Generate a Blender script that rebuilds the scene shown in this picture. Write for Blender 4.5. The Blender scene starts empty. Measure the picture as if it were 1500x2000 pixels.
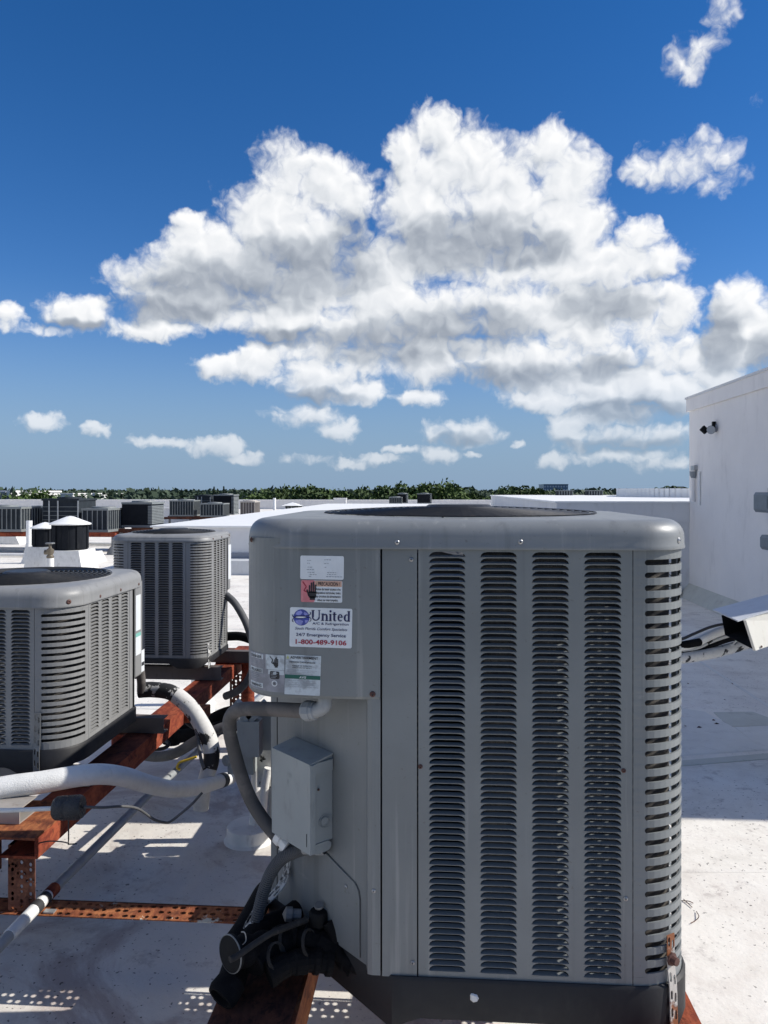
import bpy, bmesh, math, random
from mathutils import Vector, Matrix
scene = bpy.context.scene
PI = math.pi
R = math.radians
# ---------------------------------------------------------------- camera
YAW = R(4.0)
CS, SN = math.cos(YAW), math.sin(YAW)
EYE = 1.55
cam_d = bpy.data.cameras.new('camera')
cam = bpy.data.objects.new('camera', cam_d)
scene.collection.objects.link(cam)
scene.camera = cam
cam.location = (0, 0, EYE)
cam.rotation_euler = (R(90), 0, YAW)
cam_d.sensor_fit = 'VERTICAL'
cam_d.sensor_height = 36.0
cam_d.sensor_width = 27.0
cam_d.lens = 27.0
cam_d.shift_y = -0.0215
cam_d.clip_start = 0.05
cam_d.clip_end = 20000.0
# ---------------------------------------------------------------- sun and sky
SUN_EL, SUN_AZ = R(36.0), R(84.0)          # azimuth from +Y towards +X
sun_d = bpy.data.lights.new('sun', 'SUN')
sun_d.energy = 5.0
sun_d.angle = R(0.53)
sun_d.color = (1.0, 0.955, 0.88)
sun = bpy.data.objects.new('sun', sun_d)
scene.collection.objects.link(sun)
sd = Vector((math.cos(SUN_EL) * math.sin(SUN_AZ), math.cos(SUN_EL) * math.cos(SUN_AZ), math.sin(SUN_EL)))
sun.rotation_euler = (-sd).to_track_quat('-Z', 'Y').to_euler()
sun.location = sd * 60
vs = scene.view_settings
vs.view_transform = 'Standard'
vs.look = 'None'
vs.gamma = 1.0
vs.use_curve_mapping = False
vs.exposure = 0.15
scene.cycles.use_denoising = True
scene.cycles.max_bounces = 8
scene.cycles.diffuse_bounces = 4
scene.cycles.glossy_bounces = 3
scene.cycles.caustics_reflective = False
scene.cycles.caustics_refractive = False


class NT:
    """small helper to write node trees"""
    def __init__(self, tree):
        self.t = tree

    def n(self, typ, **kw):
        nd = self.t.nodes.new(typ)
        for k, v in kw.items():
            setattr(nd, k, v)
        return nd

    def put(self, sock, v):
        if v is None:
            return
        if isinstance(v, bpy.types.NodeSocket):
            self.t.links.new(v, sock)
        else:
            sock.default_value = v

    def m(self, op, a, b=None, c=None, clamp=False):
        nd = self.n('ShaderNodeMath', operation=op)
        nd.use_clamp = clamp
        for i, v in enumerate((a, b, c)):
            self.put(nd.inputs[i], v)
        return nd.outputs[0]

    def v(self, op, a, b=None, c=None, out=0):
        nd = self.n('ShaderNodeVectorMath', operation=op)
        for i, x in enumerate((a, b, c)):
            self.put(nd.inputs[i], x)
        return nd.outputs[out]

    def noise(self, vec, scale, detail=4, rough=0.55, lac=2.0, out=0, dist=0.0, dim='3D'):
        nd = self.n('ShaderNodeTexNoise')
        nd.noise_dimensions = dim
        self.put(nd.inputs['Vector'], vec)
        nd.inputs['Scale'].default_value = scale
        nd.inputs['Detail'].default_value = detail
        nd.inputs['Roughness'].default_value = rough
        nd.inputs['Lacunarity'].default_value = lac
        nd.inputs['Distortion'].default_value = dist
        return nd.outputs[out]

    def ramp(self, fac, stops, interp='LINEAR'):
        nd = self.n('ShaderNodeValToRGB')
        nd.color_ramp.interpolation = interp
        el = nd.color_ramp.elements
        while len(el) > 1:
            el.remove(el[-1])
        el[0].position = stops[0][0]
        el[0].color = col4(stops[0][1])
        for p, c in stops[1:]:
            e = el.new(p)
            e.color = col4(c)
        self.put(nd.inputs[0], fac)
        return nd.outputs[0]

    def mix(self, fac, a, b, blend='MIX'):
        nd = self.n('ShaderNodeMix')
        nd.data_type = 'RGBA'
        nd.blend_type = blend
        self.put(nd.inputs[0], fac)
        self.put(nd.inputs[6], col4(a) if not isinstance(a, bpy.types.NodeSocket) else a)
        self.put(nd.inputs[7], col4(b) if not isinstance(b, bpy.types.NodeSocket) else b)
        return nd.outputs[2]

    def smooth(self, x, a, b):
        nd = self.n('ShaderNodeMapRange')
        nd.interpolation_type = 'SMOOTHSTEP'
        self.put(nd.inputs[0], x)
        nd.inputs[1].default_value = a
        nd.inputs[2].default_value = b
        return nd.outputs[0]


def col4(c):
    if isinstance(c, (int, float)):
        return (c, c, c, 1)
    return (c[0], c[1], c[2], 1)



# clouds standing in the sky in front of us: azimuth and elevation (degrees), half width, half height, thinness
CLOUDS = [
    (-16.0,15.38,5.98,2.84,0.00), (-9.7,14.75,7.52,2.58,0.00), (-14.6,12.63,6.05,1.51,0.00), (-19.3,15.35,3.53,2.08,0.00), (-5.1,16.24,4.91,2.88,0.00), (-6.3,10.09,6.69,1.73,0.10),
    (12.0,11.13,6.19,2.07,0.05), (16.8,9.10,3.12,2.04,0.20), (10.2,7.98,6.30,1.70,0.10), (-11.4,22.35,3.08,2.46,0.00), (-8.2,21.49,3.78,2.39,0.00), (-6.3,20.52,2.01,1.96,0.00),
    (-12.0,19.35,4.82,2.95,0.00), (-17.1,17.38,3.18,2.18,0.00), (-9.7,17.56,6.19,3.44,0.00), (-14.2,15.83,5.19,2.52,0.00), (-22.0,14.54,2.51,1.79,0.00), (-19.6,13.43,4.56,2.12,0.00),
    (-15.7,13.30,4.71,1.87,0.00), (-18.1,18.75,1.60,0.93,0.30), (-0.2,24.81,2.22,2.13,0.00), (-2.1,23.64,1.87,1.95,0.00), (1.7,22.42,4.87,3.12,0.00), (7.7,23.22,3.09,2.14,0.00),
    (9.6,21.47,2.96,2.82,0.00), (-0.9,19.67,4.23,3.17,0.00), (4.3,19.50,6.56,4.13,0.00), (9.3,18.21,3.60,3.34,0.00), (1.0,16.88,5.77,2.53,0.00), (7.3,15.94,7.31,2.63,0.00),
    (12.7,15.59,4.51,2.07,0.00), (15.8,15.66,2.29,1.64,0.15), (14.4,17.45,2.41,1.23,0.50), (17.0,12.87,1.95,2.18,0.10), (-11.2,12.49,4.84,1.77,0.00), (-4.4,14.11,4.02,2.61,0.00),
    (-5.9,11.74,5.80,2.57,0.00), (1.0,12.98,5.77,2.75,0.00), (6.2,12.47,6.49,2.73,0.00), (10.9,12.60,5.42,2.39,0.00), (14.4,13.07,3.42,1.81,0.10), (-16.1,8.93,1.97,1.19,0.20),
    (-13.1,9.38,2.27,1.63,0.00), (-9.0,8.20,3.99,1.96,0.00), (-5.9,7.29,2.68,1.23,0.00), (-0.9,9.71,4.90,2.25,0.10), (4.0,9.63,5.70,2.37,0.00), (8.4,9.50,4.69,2.63,0.00),
    (12.3,9.69,3.29,2.17,0.10), (-1.3,6.91,2.68,0.88,0.20), (7.7,6.52,3.00,1.12,0.15), (14.1,7.65,2.83,1.88,0.00), (17.1,6.91,2.25,1.85,0.00), (12.0,7.12,3.30,1.69,0.15),
    (-25.8,12.05,2.77,1.43,0.00), (-30.0,11.35,1.23,1.16,0.10), (-20.7,11.37,4.92,0.99,0.45), (-28.1,10.75,3.35,0.63,0.55), (20.7,12.53,2.07,2.24,0.00), (22.1,10.41,2.34,3.30,0.00),
    (20.1,9.40,2.24,2.46,0.00), (19.4,7.49,1.88,1.61,0.00), (25.2,11.41,3.74,3.56,0.00), (17.5,21.81,4.18,2.08,0.58), (14.8,21.52,3.20,1.46,0.74), (19.8,20.25,2.62,1.51,0.74),
    (18.5,28.10,3.05,1.93,0.86), (17.4,27.12,2.25,1.81,0.88), (19.8,29.48,2.24,1.55,0.86), (22.3,24.28,1.22,1.07,0.86), (-27.7,4.57,1.85,0.75,0.49), (-24.6,4.21,1.45,0.77,0.49),
    (-20.3,3.51,2.86,0.59,0.54), (-16.4,3.20,2.67,0.95,0.49), (-14.2,2.29,2.03,0.65,0.56), (-10.1,5.49,3.56,1.22,0.44), (-7.4,4.38,1.90,1.22,0.49), (-9.7,2.32,2.58,0.76,0.54),
    (-6.7,1.91,2.40,0.56,0.59), (-4.4,2.29,2.75,0.62,0.59), (1.9,4.36,3.56,1.37,0.39), (0.2,2.66,2.09,0.82,0.54), (2.5,2.47,1.19,0.46,0.59), (6.0,3.42,0.82,0.55,0.54),
    (9.3,4.27,1.71,1.69,0.44), (10.1,3.15,1.13,0.89,0.49), (8.4,2.05,1.82,0.80,0.54), (12.7,5.29,3.90,1.17,0.39), (14.4,3.80,4.73,1.26,0.39), (13.4,2.37,5.70,0.78,0.44),
    (11.3,6.42,2.00,0.77,0.25), (16.5,1.97,3.51,0.87,0.44), (-2.7,3.05,1.90,0.56,0.59), (-32.4,3.26,2.33,0.63,0.54), (25.5,5.20,3.04,1.54,0.20),
]
# grey patches painted into those clouds, standing in for their self-shadowed bases
CORES = [
    (-15.7,14.36,7.28,2.09), (-9.7,15.99,6.18,2.39), (-20.0,12.71,4.76,1.09), (-6.3,17.97,2.17,1.96), (1.7,17.73,6.44,2.25), (5.8,17.05,4.21,1.47), (-3.6,10.76,5.97,1.88),
    (1.7,11.69,5.91,2.07), (12.0,13.06,4.01,1.29), (5.5,8.31,5.81,1.15), (14.1,5.61,4.90,0.92), (19.6,10.12,1.64,2.41), (-11.2,11.11,4.80,0.83), (12.0,8.64,3.01,1.02),
    (-9.3,6.89,3.76,0.64), (1.9,3.76,3.22,0.54), (13.7,3.23,5.41,0.72), (-25.8,11.27,2.81,0.48), (22.6,8.71,1.74,1.90),
]

world = bpy.data.worlds.new('World')
scene.world = world
world.use_nodes = True
world.cycles.sampling_method = 'MANUAL'
world.cycles.sample_map_resolution = 512
wt = world.node_tree
wt.nodes.clear()
W = NT(wt)
tc = W.n('ShaderNodeTexCoord')
wdir = tc.outputs['Generated']
sky = W.n('ShaderNodeTexSky', sky_type='NISHITA')
sky.sun_disc = False
sky.sun_elevation = SUN_EL
sky.sun_rotation = SUN_AZ
sky.altitude = 0
sky.air_density = 1.0
sky.dust_density = 0.0
sky.ozone_density = 4.0
sep = W.n('ShaderNodeSeparateXYZ')
wt.links.new(wdir, sep.inputs[0])
SKY_STRENGTH = .10
hsv = W.n('ShaderNodeHueSaturation')
hsv.inputs['Saturation'].default_value = 1.30
wt.links.new(sky.outputs[0], hsv.inputs['Color'])
skyc = W.mix(1.0, hsv.outputs[0], (SKY_STRENGTH * .96, SKY_STRENGTH * .87, SKY_STRENGTH * 1.02), 'MULTIPLY')
hazy = W.m('MULTIPLY', W.smooth(sep.outputs[2], .26, -.02), .92)
skyc = W.mix(hazy, skyc, (.19, .315, .48))
az = W.m('ARCTAN2', sep.outputs[0], sep.outputs[1])
el = W.m('ARCSINE', sep.outputs[2])
cmb = W.n('ShaderNodeCombineXYZ')
AZ = W.m('MULTIPLY', az, 180 / PI)
EL = W.m('MULTIPLY', el, 180 / PI)
wt.links.new(AZ, cmb.inputs[0])
wt.links.new(EL, cmb.inputs[1])
P0 = cmb.outputs[0]                          # degrees of azimuth and elevation


def near_blobs(p, blobs):
    d = None
    for (a, e, rx, ry, c) in blobs:
        q = W.v('MULTIPLY_ADD', p, (1 / rx, 1 / ry, 0), (-a / rx, -e / ry, c))
        dd = W.v('DOT_PRODUCT', q, q, out=1)
        d = dd if d is None else W.m('MINIMUM', d, dd)
    return d


def cloud_colour(blobs, cores):
    """density from the masses plus billowing noise, light from the density towards the sun"""
    w1 = W.noise(P0, .55, 2, .5, dim='2D', out=1)
    w2 = W.noise(P0, 2.2, 3, .55, dim='2D', out=1)
    p = W.v('ADD', P0, W.v('MULTIPLY_ADD', w1, (1.5, 1.2, 0), (-.75, -.6, 0)))
    pe = W.v('ADD', p, W.v('MULTIPLY_ADD', w2, (.5, .42, 0), (-.25, -.21, 0)))

    def dens(q, f, det, bw):
        n1 = W.noise(q, .24, det, .47, 2.1, dim='2D')
        n2 = W.noise(q, .62, max(0, det - 3), .5, 2.2, dim='2D')
        b = W.m('ABSOLUTE', W.m('MULTIPLY_ADD', n2, 2.0, -1.0))
        d = W.m('ADD', W.m('MULTIPLY', n1, 1.35), W.m('MULTIPLY', b, bw))
        return W.m('ADD', W.m('MULTIPLY_ADD', f, -.80, .02), d)
    q1 = W.v('ADD', p, (.36, .62, 0))
    f0 = near_blobs(pe, blobs)
    f1 = near_blobs(q1, blobs)
    D0 = dens(p, f0, 8, .60)
    S0 = dens(p, f0, 3.5, .50)
    S1 = dens(q1, f1, 3.5, .50)
    alpha = W.smooth(D0, -.10, .62)
    relief = W.m('SUBTRACT', S0, W.m('MAXIMUM', S1, -.6))
    fine = W.m('SUBTRACT', D0, S0)
    thick = W.smooth(near_blobs(p, cores), 1.5, 0.0)  # painted grey of the cloud bases
    t = W.m('MULTIPLY_ADD', relief, .46, .80)
    t = W.m('ADD', t, W.m('MULTIPLY', fine, .24))
    t = W.m('SUBTRACT', t, W.m('MULTIPLY', thick, .50), clamp=True)
    c = W.ramp(t, [(0, (.24, .275, .33)), (.25, (.34, .375, .43)), (.5, (.52, .555, .60)), (.75, (.76, .78, .805)), (1, (.93, .93, .93))])
    return alpha, c


def band_shader(lo, hi):
    bl = [b for b in CLOUDS if b[1] + b[3] * 1.7 > lo - .8 and b[1] - b[3] * 1.7 < hi + 1.2]
    co = [(a, e, x, y, 0) for (a, e, x, y) in CORES if e + y * 1.25 > lo - .8 and e - y * 1.25 < hi + .8]
    alpha, c = cloud_colour(bl, co)
    air = W.m('MULTIPLY', W.smooth(EL, 11.0, 0.0), .55)
    c = W.mix(air, c, skyc)
    bg = W.n('ShaderNodeBackground')
    wt.links.new(W.mix(W.m('MULTIPLY', alpha, .97), skyc, c), bg.inputs[0])
    return bg.outputs[0]


def mixs(f, a, b):
    nd = W.n('ShaderNodeMixShader')
    wt.links.new(f, nd.inputs[0])
    wt.links.new(a, nd.inputs[1])
    wt.links.new(b, nd.inputs[2])
    return nd.outputs[0]


view = mixs(W.m('GREATER_THAN', EL, 6.8), band_shader(-1, 6.8), mixs(W.m('GREATER_THAN', EL, 14.2), band_shader(6.8, 14.2), band_shader(14.2, 60)))
# unseen clouds beyond the view, tint and cover set to lift the shade
gq = W.v('MULTIPLY', wdir, (1, 1, 2.2))
gn = W.noise(gq, 2.3, 4, .55)
ga = W.m('MULTIPLY', W.smooth(gn, .51, .66), W.smooth(sep.outputs[2], .02, .12))
gbg = W.n('ShaderNodeBackground')
wt.links.new(W.mix(ga, skyc, (.86, .835, .80)), gbg.inputs[0])
inside = W.m('LESS_THAN', W.m('ABSOLUTE', W.m('ADD', AZ, 4.0)), 44.0)
inside = W.m('MULTIPLY', inside, W.m('LESS_THAN', W.m('ABSOLUTE', W.m('SUBTRACT', EL, 18.8)), 20.0))
wo = W.n('ShaderNodeOutputWorld')
wt.links.new(mixs(inside, gbg.outputs[0], view), wo.inputs[0])

# ================================================================ helpers
random.seed(7)
COL = scene.collection


def at(px, py, d):
    """a point of the place: where it is seen in a 1500 x 2000 view at a distance of d metres"""
    X = (px - 750.0) / 1500.0 * d
    Z = EYE - (py - 957.0) / 1500.0 * d
    return Vector((X * CS - d * SN, X * SN + d * CS, Z))


def tag(o, label=None, cat=None, group=None, kind=None):
    if label:
        o['label'] = label
    if cat:
        o['category'] = cat
    if group:
        o['group'] = group
    if kind:
        o['kind'] = kind
    return o


def empty(name, loc, label, cat, group=None, rz=0.0):
    o = bpy.data.objects.new(name, None)
    o.empty_display_size = .1
    o.location = loc
    o.rotation_euler = (0, 0, rz)
    COL.objects.link(o)
    return tag(o, label, cat, group)


def link(name, me, parent=None, loc=None):
    o = bpy.data.objects.new(name, me)
    COL.objects.link(o)
    if parent is not None:
        o.parent = parent
    if loc is not None:
        o.location = loc
    return o


class MB:
    """collects faces; build() links them as one mesh object"""
    def __init__(self):
        self.v = []
        self.f = []

    def add(self, verts, faces):
        b = len(self.v)
        self.v += [tuple(p) for p in verts]
        self.f += [tuple(b + i for i in f) for f in faces]
        return self

    def quad(self, a, b, c, d):
        return self.add([a, b, c, d], [(0, 1, 2, 3)])

    def box(self, lo, hi):
        x0, y0, z0 = lo
        x1, y1, z1 = hi
        return self.add([(x0, y0, z0), (x1, y0, z0), (x1, y1, z0), (x0, y1, z0), (x0, y0, z1), (x1, y0, z1), (x1, y1, z1), (x0, y1, z1)],
                        [(3, 2, 1, 0), (4, 5, 6, 7), (0, 1, 5, 4), (1, 2, 6, 5), (2, 3, 7, 6), (3, 0, 4, 7)])

    def obox(self, o, ax, ay, az_, lo, hi):
        """box in the frame o, ax, ay, az"""
        o, ax, ay, az_ = Vector(o), Vector(ax), Vector(ay), Vector(az_)
        x0, y0, z0 = lo
        x1, y1, z1 = hi
        P = [o + ax * x + ay * y + az_ * z for (x, y, z) in ((x0, y0, z0), (x1, y0, z0), (x1, y1, z0), (x0, y1, z0), (x0, y0, z1), (x1, y0, z1), (x1, y1, z1), (x0, y1, z1))]
        return self.add(P, [(3, 2, 1, 0), (4, 5, 6, 7), (0, 1, 5, 4), (1, 2, 6, 5), (2, 3, 7, 6), (3, 0, 4, 7)])

    def prism(self, poly, fn, t0, t1):
        """extrude a polygon: fn(x, y, t) places a point"""
        n = len(poly)
        P = [fn(x, y, t0) for x, y in poly] + [fn(x, y, t1) for x, y in poly]
        F = [tuple(range(n - 1, -1, -1)), tuple(range(n, 2 * n))]
        F += [(i, (i + 1) % n, n + (i + 1) % n, n + i) for i in range(n)]
        return self.add(P, F)

    def tube(self, pts, r, seg=10, caps=True, closed=False):
        pts = [Vector(p) for p in pts]
        n = len(pts)
        rr = r if isinstance(r, (list, tuple)) else [r] * n
        T = []
        for i in range(n):
            a = pts[(i - 1) % n] if closed else pts[max(0, i - 1)]
            b = pts[(i + 1) % n] if closed else pts[min(n - 1, i + 1)]
            T.append((b - a).normalized())
        up = Vector((0, 0, 1)) if abs(T[0].z) < .9 else Vector((1, 0, 0))
        N = (up - T[0] * up.dot(T[0])).normalized()
        V = []
        for i in range(n):
            N = (N - T[i] * N.dot(T[i])).normalized()
            B = T[i].cross(N)
            for k in range(seg):
                a = 2 * PI * k / seg
                V.append(pts[i] + (N * math.cos(a) + B * math.sin(a)) * rr[i])
        F = []
        for i in range(n if closed else n - 1):
            j = (i + 1) % n
            for k in range(seg):
                l = (k + 1) % seg
                F.append((i * seg + k, i * seg + l, j * seg + l, j * seg + k))
        if caps and not closed:
            F.append(tuple(range(seg - 1, -1, -1)))
            F.append(tuple((n - 1) * seg + k for k in range(seg)))
        return self.add(V, F)

    def cyl(self, a, b, r, seg=16, r2=None):
        return self.tube([a, b], [r, r if r2 is None else r2], seg)

    def lathe(self, c, prof, seg=24, axis=(0, 0, 1)):
        """prof: (radius, height) along axis"""
        c = Vector(c)
        ax = Vector(axis).normalized()
        up = Vector((1, 0, 0)) if abs(ax.x) < .9 else Vector((0, 1, 0))
        e1 = (up - ax * up.dot(ax)).normalized()
        e2 = ax.cross(e1)
        V = []
        for (r, h) in prof:
            for k in range(seg):
                a = 2 * PI * k / seg
                V.append(c + ax * h + (e1 * math.cos(a) + e2 * math.sin(a)) * max(r, 1e-5))
        F = []
        for i in range(len(prof) - 1):
            for k in range(seg):
                l = (k + 1) % seg
                F.append((i * seg + k, i * seg + l, (i + 1) * seg + l, (i + 1) * seg + k))
        return self.add(V, F)

    def mesh(self, name, mat, smooth=0.0, off=None):
        me = bpy.data.meshes.new(name)
        vv = self.v if off is None else [(x - off[0], y - off[1], z - off[2]) for x, y, z in self.v]
        me.from_pydata(vv, [], self.f)
        me.materials.append(mat)
        if smooth:
            me.polygons.foreach_set('use_smooth', [True] * len(me.polygons))
            me.set_sharp_from_angle(angle=R(smooth))
        me.update()
        return me

    def build(self, name, mat, parent=None, smooth=0.0, off=None):
        if off is None and parent is not None and parent.parent is None:
            off = parent.location if parent.type == 'EMPTY' or parent.get('label') else None
        if off is None and parent is not None and parent.parent is not None:
            off = parent.parent.location
        return link(name, self.mesh(name, mat, smooth, off), parent)


def smooth_path(pts, n=8):
    """Catmull-Rom through pts"""
    P = [Vector(p) for p in pts]
    P = [P[0] * 2 - P[1]] + P + [P[-1] * 2 - P[-2]]
    out = []
    for i in range(1, len(P) - 2):
        p0, p1, p2, p3 = P[i - 1:i + 3]
        for k in range(n):
            t = k / n
            out.append(.5 * ((2 * p1) + (p2 - p0) * t + (2 * p0 - 5 * p1 + 4 * p2 - p3) * t * t + (3 * p1 - p0 - 3 * p2 + p3) * t ** 3))
    out.append(P[-2])
    return out


def stadium(cx, cy, w, h, k=4):
    """outline of a slot with round ends, counter-clockwise"""
    r = min(w, h) / 2
    pts = []
    if w >= h:
        for i in range(k + 1):
            a = -PI / 2 + PI * i / k
            pts.append((cx + w / 2 - r + r * math.cos(a), cy + r * math.sin(a)))
        for i in range(k + 1):
            a = PI / 2 + PI * i / k
            pts.append((cx - w / 2 + r + r * math.cos(a), cy + r * math.sin(a)))
    else:
        for i in range(k + 1):
            a = PI * i / k
            pts.append((cx + r * math.cos(a), cy + h / 2 - r + r * math.sin(a)))
        for i in range(k + 1):
            a = PI + PI * i / k
            pts.append((cx + r * math.cos(a), cy - h / 2 + r + r * math.sin(a)))
    return pts


def scoop(cx, cy, w, h, k=4):
    """slot with a straight lower lip and rounded upper corners, counter-clockwise"""
    ra, rb = min(w * .19, .014), h
    y0, y1 = cy - h / 2, cy + h / 2
    P = [(cx - w * .25, y0), (cx + w * .25, y0)]
    for i in range(k + 1):
        a = PI / 2 * i / k
        P.append((cx + w / 2 - ra + ra * math.cos(a), y0 + rb * math.sin(a) * 1.0))
    for i in range(k + 1):
        a = PI / 2 + PI / 2 * i / k
        P.append((cx - w / 2 + ra + ra * math.cos(a), y0 + rb * math.sin(a)))
    return P


def cell_with_slot(mb, fn, x0, y0, x1, y1, hole):
    """one rectangular cell of sheet metal with a hole; fn(x, y) places a point"""
    cx = sum(p[0] for p in hole) / len(hole)
    cy = sum(p[1] for p in hole) / len(hole)
    outer = []
    for (x, y) in hole:
        dx, dy = x - cx, y - cy
        t = 1e9
        if dx > 1e-9: t = min(t, (x1 - cx) / dx)
        if dx < -1e-9: t = min(t, (x0 - cx) / dx)
        if dy > 1e-9: t = min(t, (y1 - cy) / dy)
        if dy < -1e-9: t = min(t, (y0 - cy) / dy)
        outer.append([cx + dx * t, cy + dy * t])
    for (X, Y) in ((x0, y0), (x1, y0), (x1, y1), (x0, y1)):
        i = min(range(len(outer)), key=lambda q: (outer[q][0] - X) ** 2 + (outer[q][1] - Y) ** 2)
        outer[i] = [X, Y]
    n = len(hole)
    V = [fn(x, y) for x, y in outer] + [fn(x, y) for x, y in hole]
    mb.add(V, [(i, (i + 1) % n, n + (i + 1) % n, n + i) for i in range(n)])


def perforated(mb, fn, L, wdt, rows, pitch, hole, stagger=True, k=3, oval=1.4):
    """strip of length L and width wdt with rows of oval holes"""
    n = max(1, int(L / pitch))
    px = L / n
    rw = wdt / rows
    for j in range(rows):
        for i in range(n):
            o = (.18 * px if (i + j) % 2 else -.1 * px) if stagger else 0
            ov = oval if (i + j) % 3 else 1.0
            cell_with_slot(mb, fn, i * px, j * rw, (i + 1) * px, (j + 1) * rw, stadium((i + .5) * px + o, (j + .5) * rw, hole * ov, hole, k))


# ================================================================ materials
def new_mat(name):
    m = bpy.data.materials.new(name)
    m.use_nodes = True
    t = NT(m.node_tree)
    b = m.node_tree.nodes['Principled BSDF']
    return m, t, b


def obj_co(t):
    return t.n('ShaderNodeTexCoord').outputs['Object']


def bump(t, b, h, strength=.3, dist=.01):
    nd = t.n('ShaderNodeBump')
    nd.inputs['Strength'].default_value = strength
    nd.inputs['Distance'].default_value = dist
    t.put(nd.inputs['Height'], h)
    t.t.links.new(nd.outputs[0], b.inputs['Normal'])


def paint(name, base, rough=.5, var=.08, dirt=None, dirt_amt=.0, metal=0.0, scale=6, spec=.5, bmp=0.0):
    m, t, b = new_mat(name)
    co = obj_co(t)
    n = t.noise(co, scale, 5, .6)
    lo = tuple(c * (1 - var) for c in base)
    hi = tuple(min(1, c * (1 + var)) for c in base)
    c = t.ramp(n, [(.3, lo), (.7, hi)])
    if dirt:
        d = t.noise(t.v('MULTIPLY', co, (1, 1, .35)), scale * 2.3, 7, .7)
        f = t.m('MULTIPLY', t.smooth(d, .52, .72), dirt_amt)
        c = t.mix(f, c, dirt)
    t.put(b.inputs['Base Color'], c)
    r = t.noise(co, scale * 3, 4, .6)
    t.put(b.inputs['Roughness'], t.m('MULTIPLY_ADD', r, .25, rough - .12))
    b.inputs['Metallic'].default_value = metal
    b.inputs['Specular IOR Level'].default_value = spec
    if bmp:
        bump(t, b, t.noise(co, scale * 14, 4, .6), bmp, .004)
    return m


def patchy(name, a, bcol, scale, lo, hi, rough=.6, bmp=.3, stretch=(1, 1, 1), detail=7):
    """two coats of paint, the upper one flaking off"""
    m, t, b = new_mat(name)
    co = t.v('MULTIPLY', obj_co(t), stretch)
    n = t.noise(co, scale, detail, .62)
    f = t.smooth(n, lo, hi)
    va = t.noise(co, scale * 5, 5, .6)
    c = t.mix(f, a, bcol)
    c = t.mix(t.m('MULTIPLY', va, .35), c, tuple(x * .55 for x in a))
    t.put(b.inputs['Base Color'], c)
    b.inputs['Roughness'].default_value = rough
    bump(t, b, t.m('ADD', f, t.m('MULTIPLY', va, .4)), bmp, .004)
    return m


M = {}


def enamel(name, base, rough=.42):
    """factory enamel after years outside: chalky patches, run marks, dust, slightly wavy sheet"""
    m, t, b = new_mat(name)
    co = obj_co(t)
    chalk = t.noise(co, 3.2, 6, .6)
    c = t.ramp(chalk, [(.32, tuple(x * .88 for x in base)), (.55, base), (.75, tuple(x * 1.14 for x in base))])
    run = t.noise(t.v('MULTIPLY', co, (26, 26, .9)), 1.0, 5, .6)
    c = t.mix(t.m('MULTIPLY', t.smooth(run, .52, .70), .42), c, tuple(x * .60 for x in base))
    run2 = t.noise(t.v('MULTIPLY', co, (40, 40, 1.6)), 1.0, 4, .6)
    c = t.mix(t.m('MULTIPLY', t.smooth(run2, .58, .73), .34), c, (.40, .40, .38))
    spot = t.smooth(t.noise(co, 95, 3, .6), .66, .72)
    c = t.mix(t.m('MULTIPLY', spot, .35), c, (.10, .085, .07))
    scuff = t.smooth(t.noise(t.v('MULTIPLY', co, (1, 1, 3)), 8, 7, .7), .64, .74)
    c = t.mix(t.m('MULTIPLY', scuff, .35), c, (.34, .33, .32))
    t.put(b.inputs['Base Color'], c)
    t.put(b.inputs['Roughness'], t.m('MULTIPLY_ADD', t.noise(co, 9, 5, .6), .35, rough - .14))
    wav = t.noise(co, 2.4, 2, .4)
    bump(t, b, t.m('ADD', t.m('MULTIPLY', wav, 1.0), t.m('MULTIPLY', t.noise(co, 60, 3, .6), .012)), .38, .03)
    return m


M['grey'] = enamel('grey_enamel', (.192, .206, .208))
M['grey_sunlit'] = enamel('sunlit_grey_enamel', (.245, .247, .245), .46)  # lightened copy for the left units: sunlight put into the base colour
M['lid'] = enamel('grey_enamel_lid', (.215, .227, .232), .40)
M['pan'] = paint('black_plastic_pan', (.009, .009, .011), .6, .25, (.03, .028, .026), .4, scale=14)
M['dark'] = paint('dark_gap', (.012, .013, .015), .8, .2)
M['wire'] = paint('black_wire', (.02, .021, .023), .45, .2, (.09, .07, .05), .35, scale=20)
M['fan'] = paint('fan_blades', (.06, .062, .066), .5, .2)
M['screw'] = paint('zinc_screw', (.42, .42, .42), .4, .15, (.1, .08, .06), .6, metal=.8, scale=60)
M['screw_rust'] = paint('rusty_screw', (.10, .045, .035), .7, .3, scale=80)
M['galv'] = paint('galvanised_steel', (.42, .43, .43), .42, .18, (.25, .22, .19), .5, metal=.55, scale=18)
M['galv_dark'] = paint('dull_galvanised_steel', (.20, .205, .205), .5, .2, (.09, .075, .06), .6, metal=.35, scale=16)
M['white_strap'] = patchy('white_painted_strap', (.06, .06, .06), (.62, .62, .6), 42, .40, .50)
M['rust_strap'] = patchy('rusting_strap', (.25, .085, .03), (.55, .54, .5), 22, .46, .56, bmp=.4)
M['foam'] = paint('black_foam_insulation', (.007, .007, .008), .85, .3, (.02, .02, .022), .4, scale=24, bmp=.5, spec=.12)
M['grime'] = paint('oily_black_grime', (.006, .006, .007), .7, .4, (.018, .016, .014), .5, scale=30, bmp=.6, spec=.15)
M['hose'] = patchy('sun_bleached_conduit', (.085, .08, .078), (.155, .14, .132), 11, .42, .6, rough=.75, bmp=.2)
M['hose_rib'] = paint('ribbed_grey_conduit', (.10, .102, .105), .7, .15, (.05, .045, .04), .5, scale=15)
M['hose_dark'] = paint('dusty_black_hose', (.035, .033, .032), .8, .3, (.09, .08, .075), .5, scale=40, spec=.2)
M['pvc'] = paint('grey_pvc', (.30, .315, .325), .5, .08, (.14, .13, .12), .35, scale=14)
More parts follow.
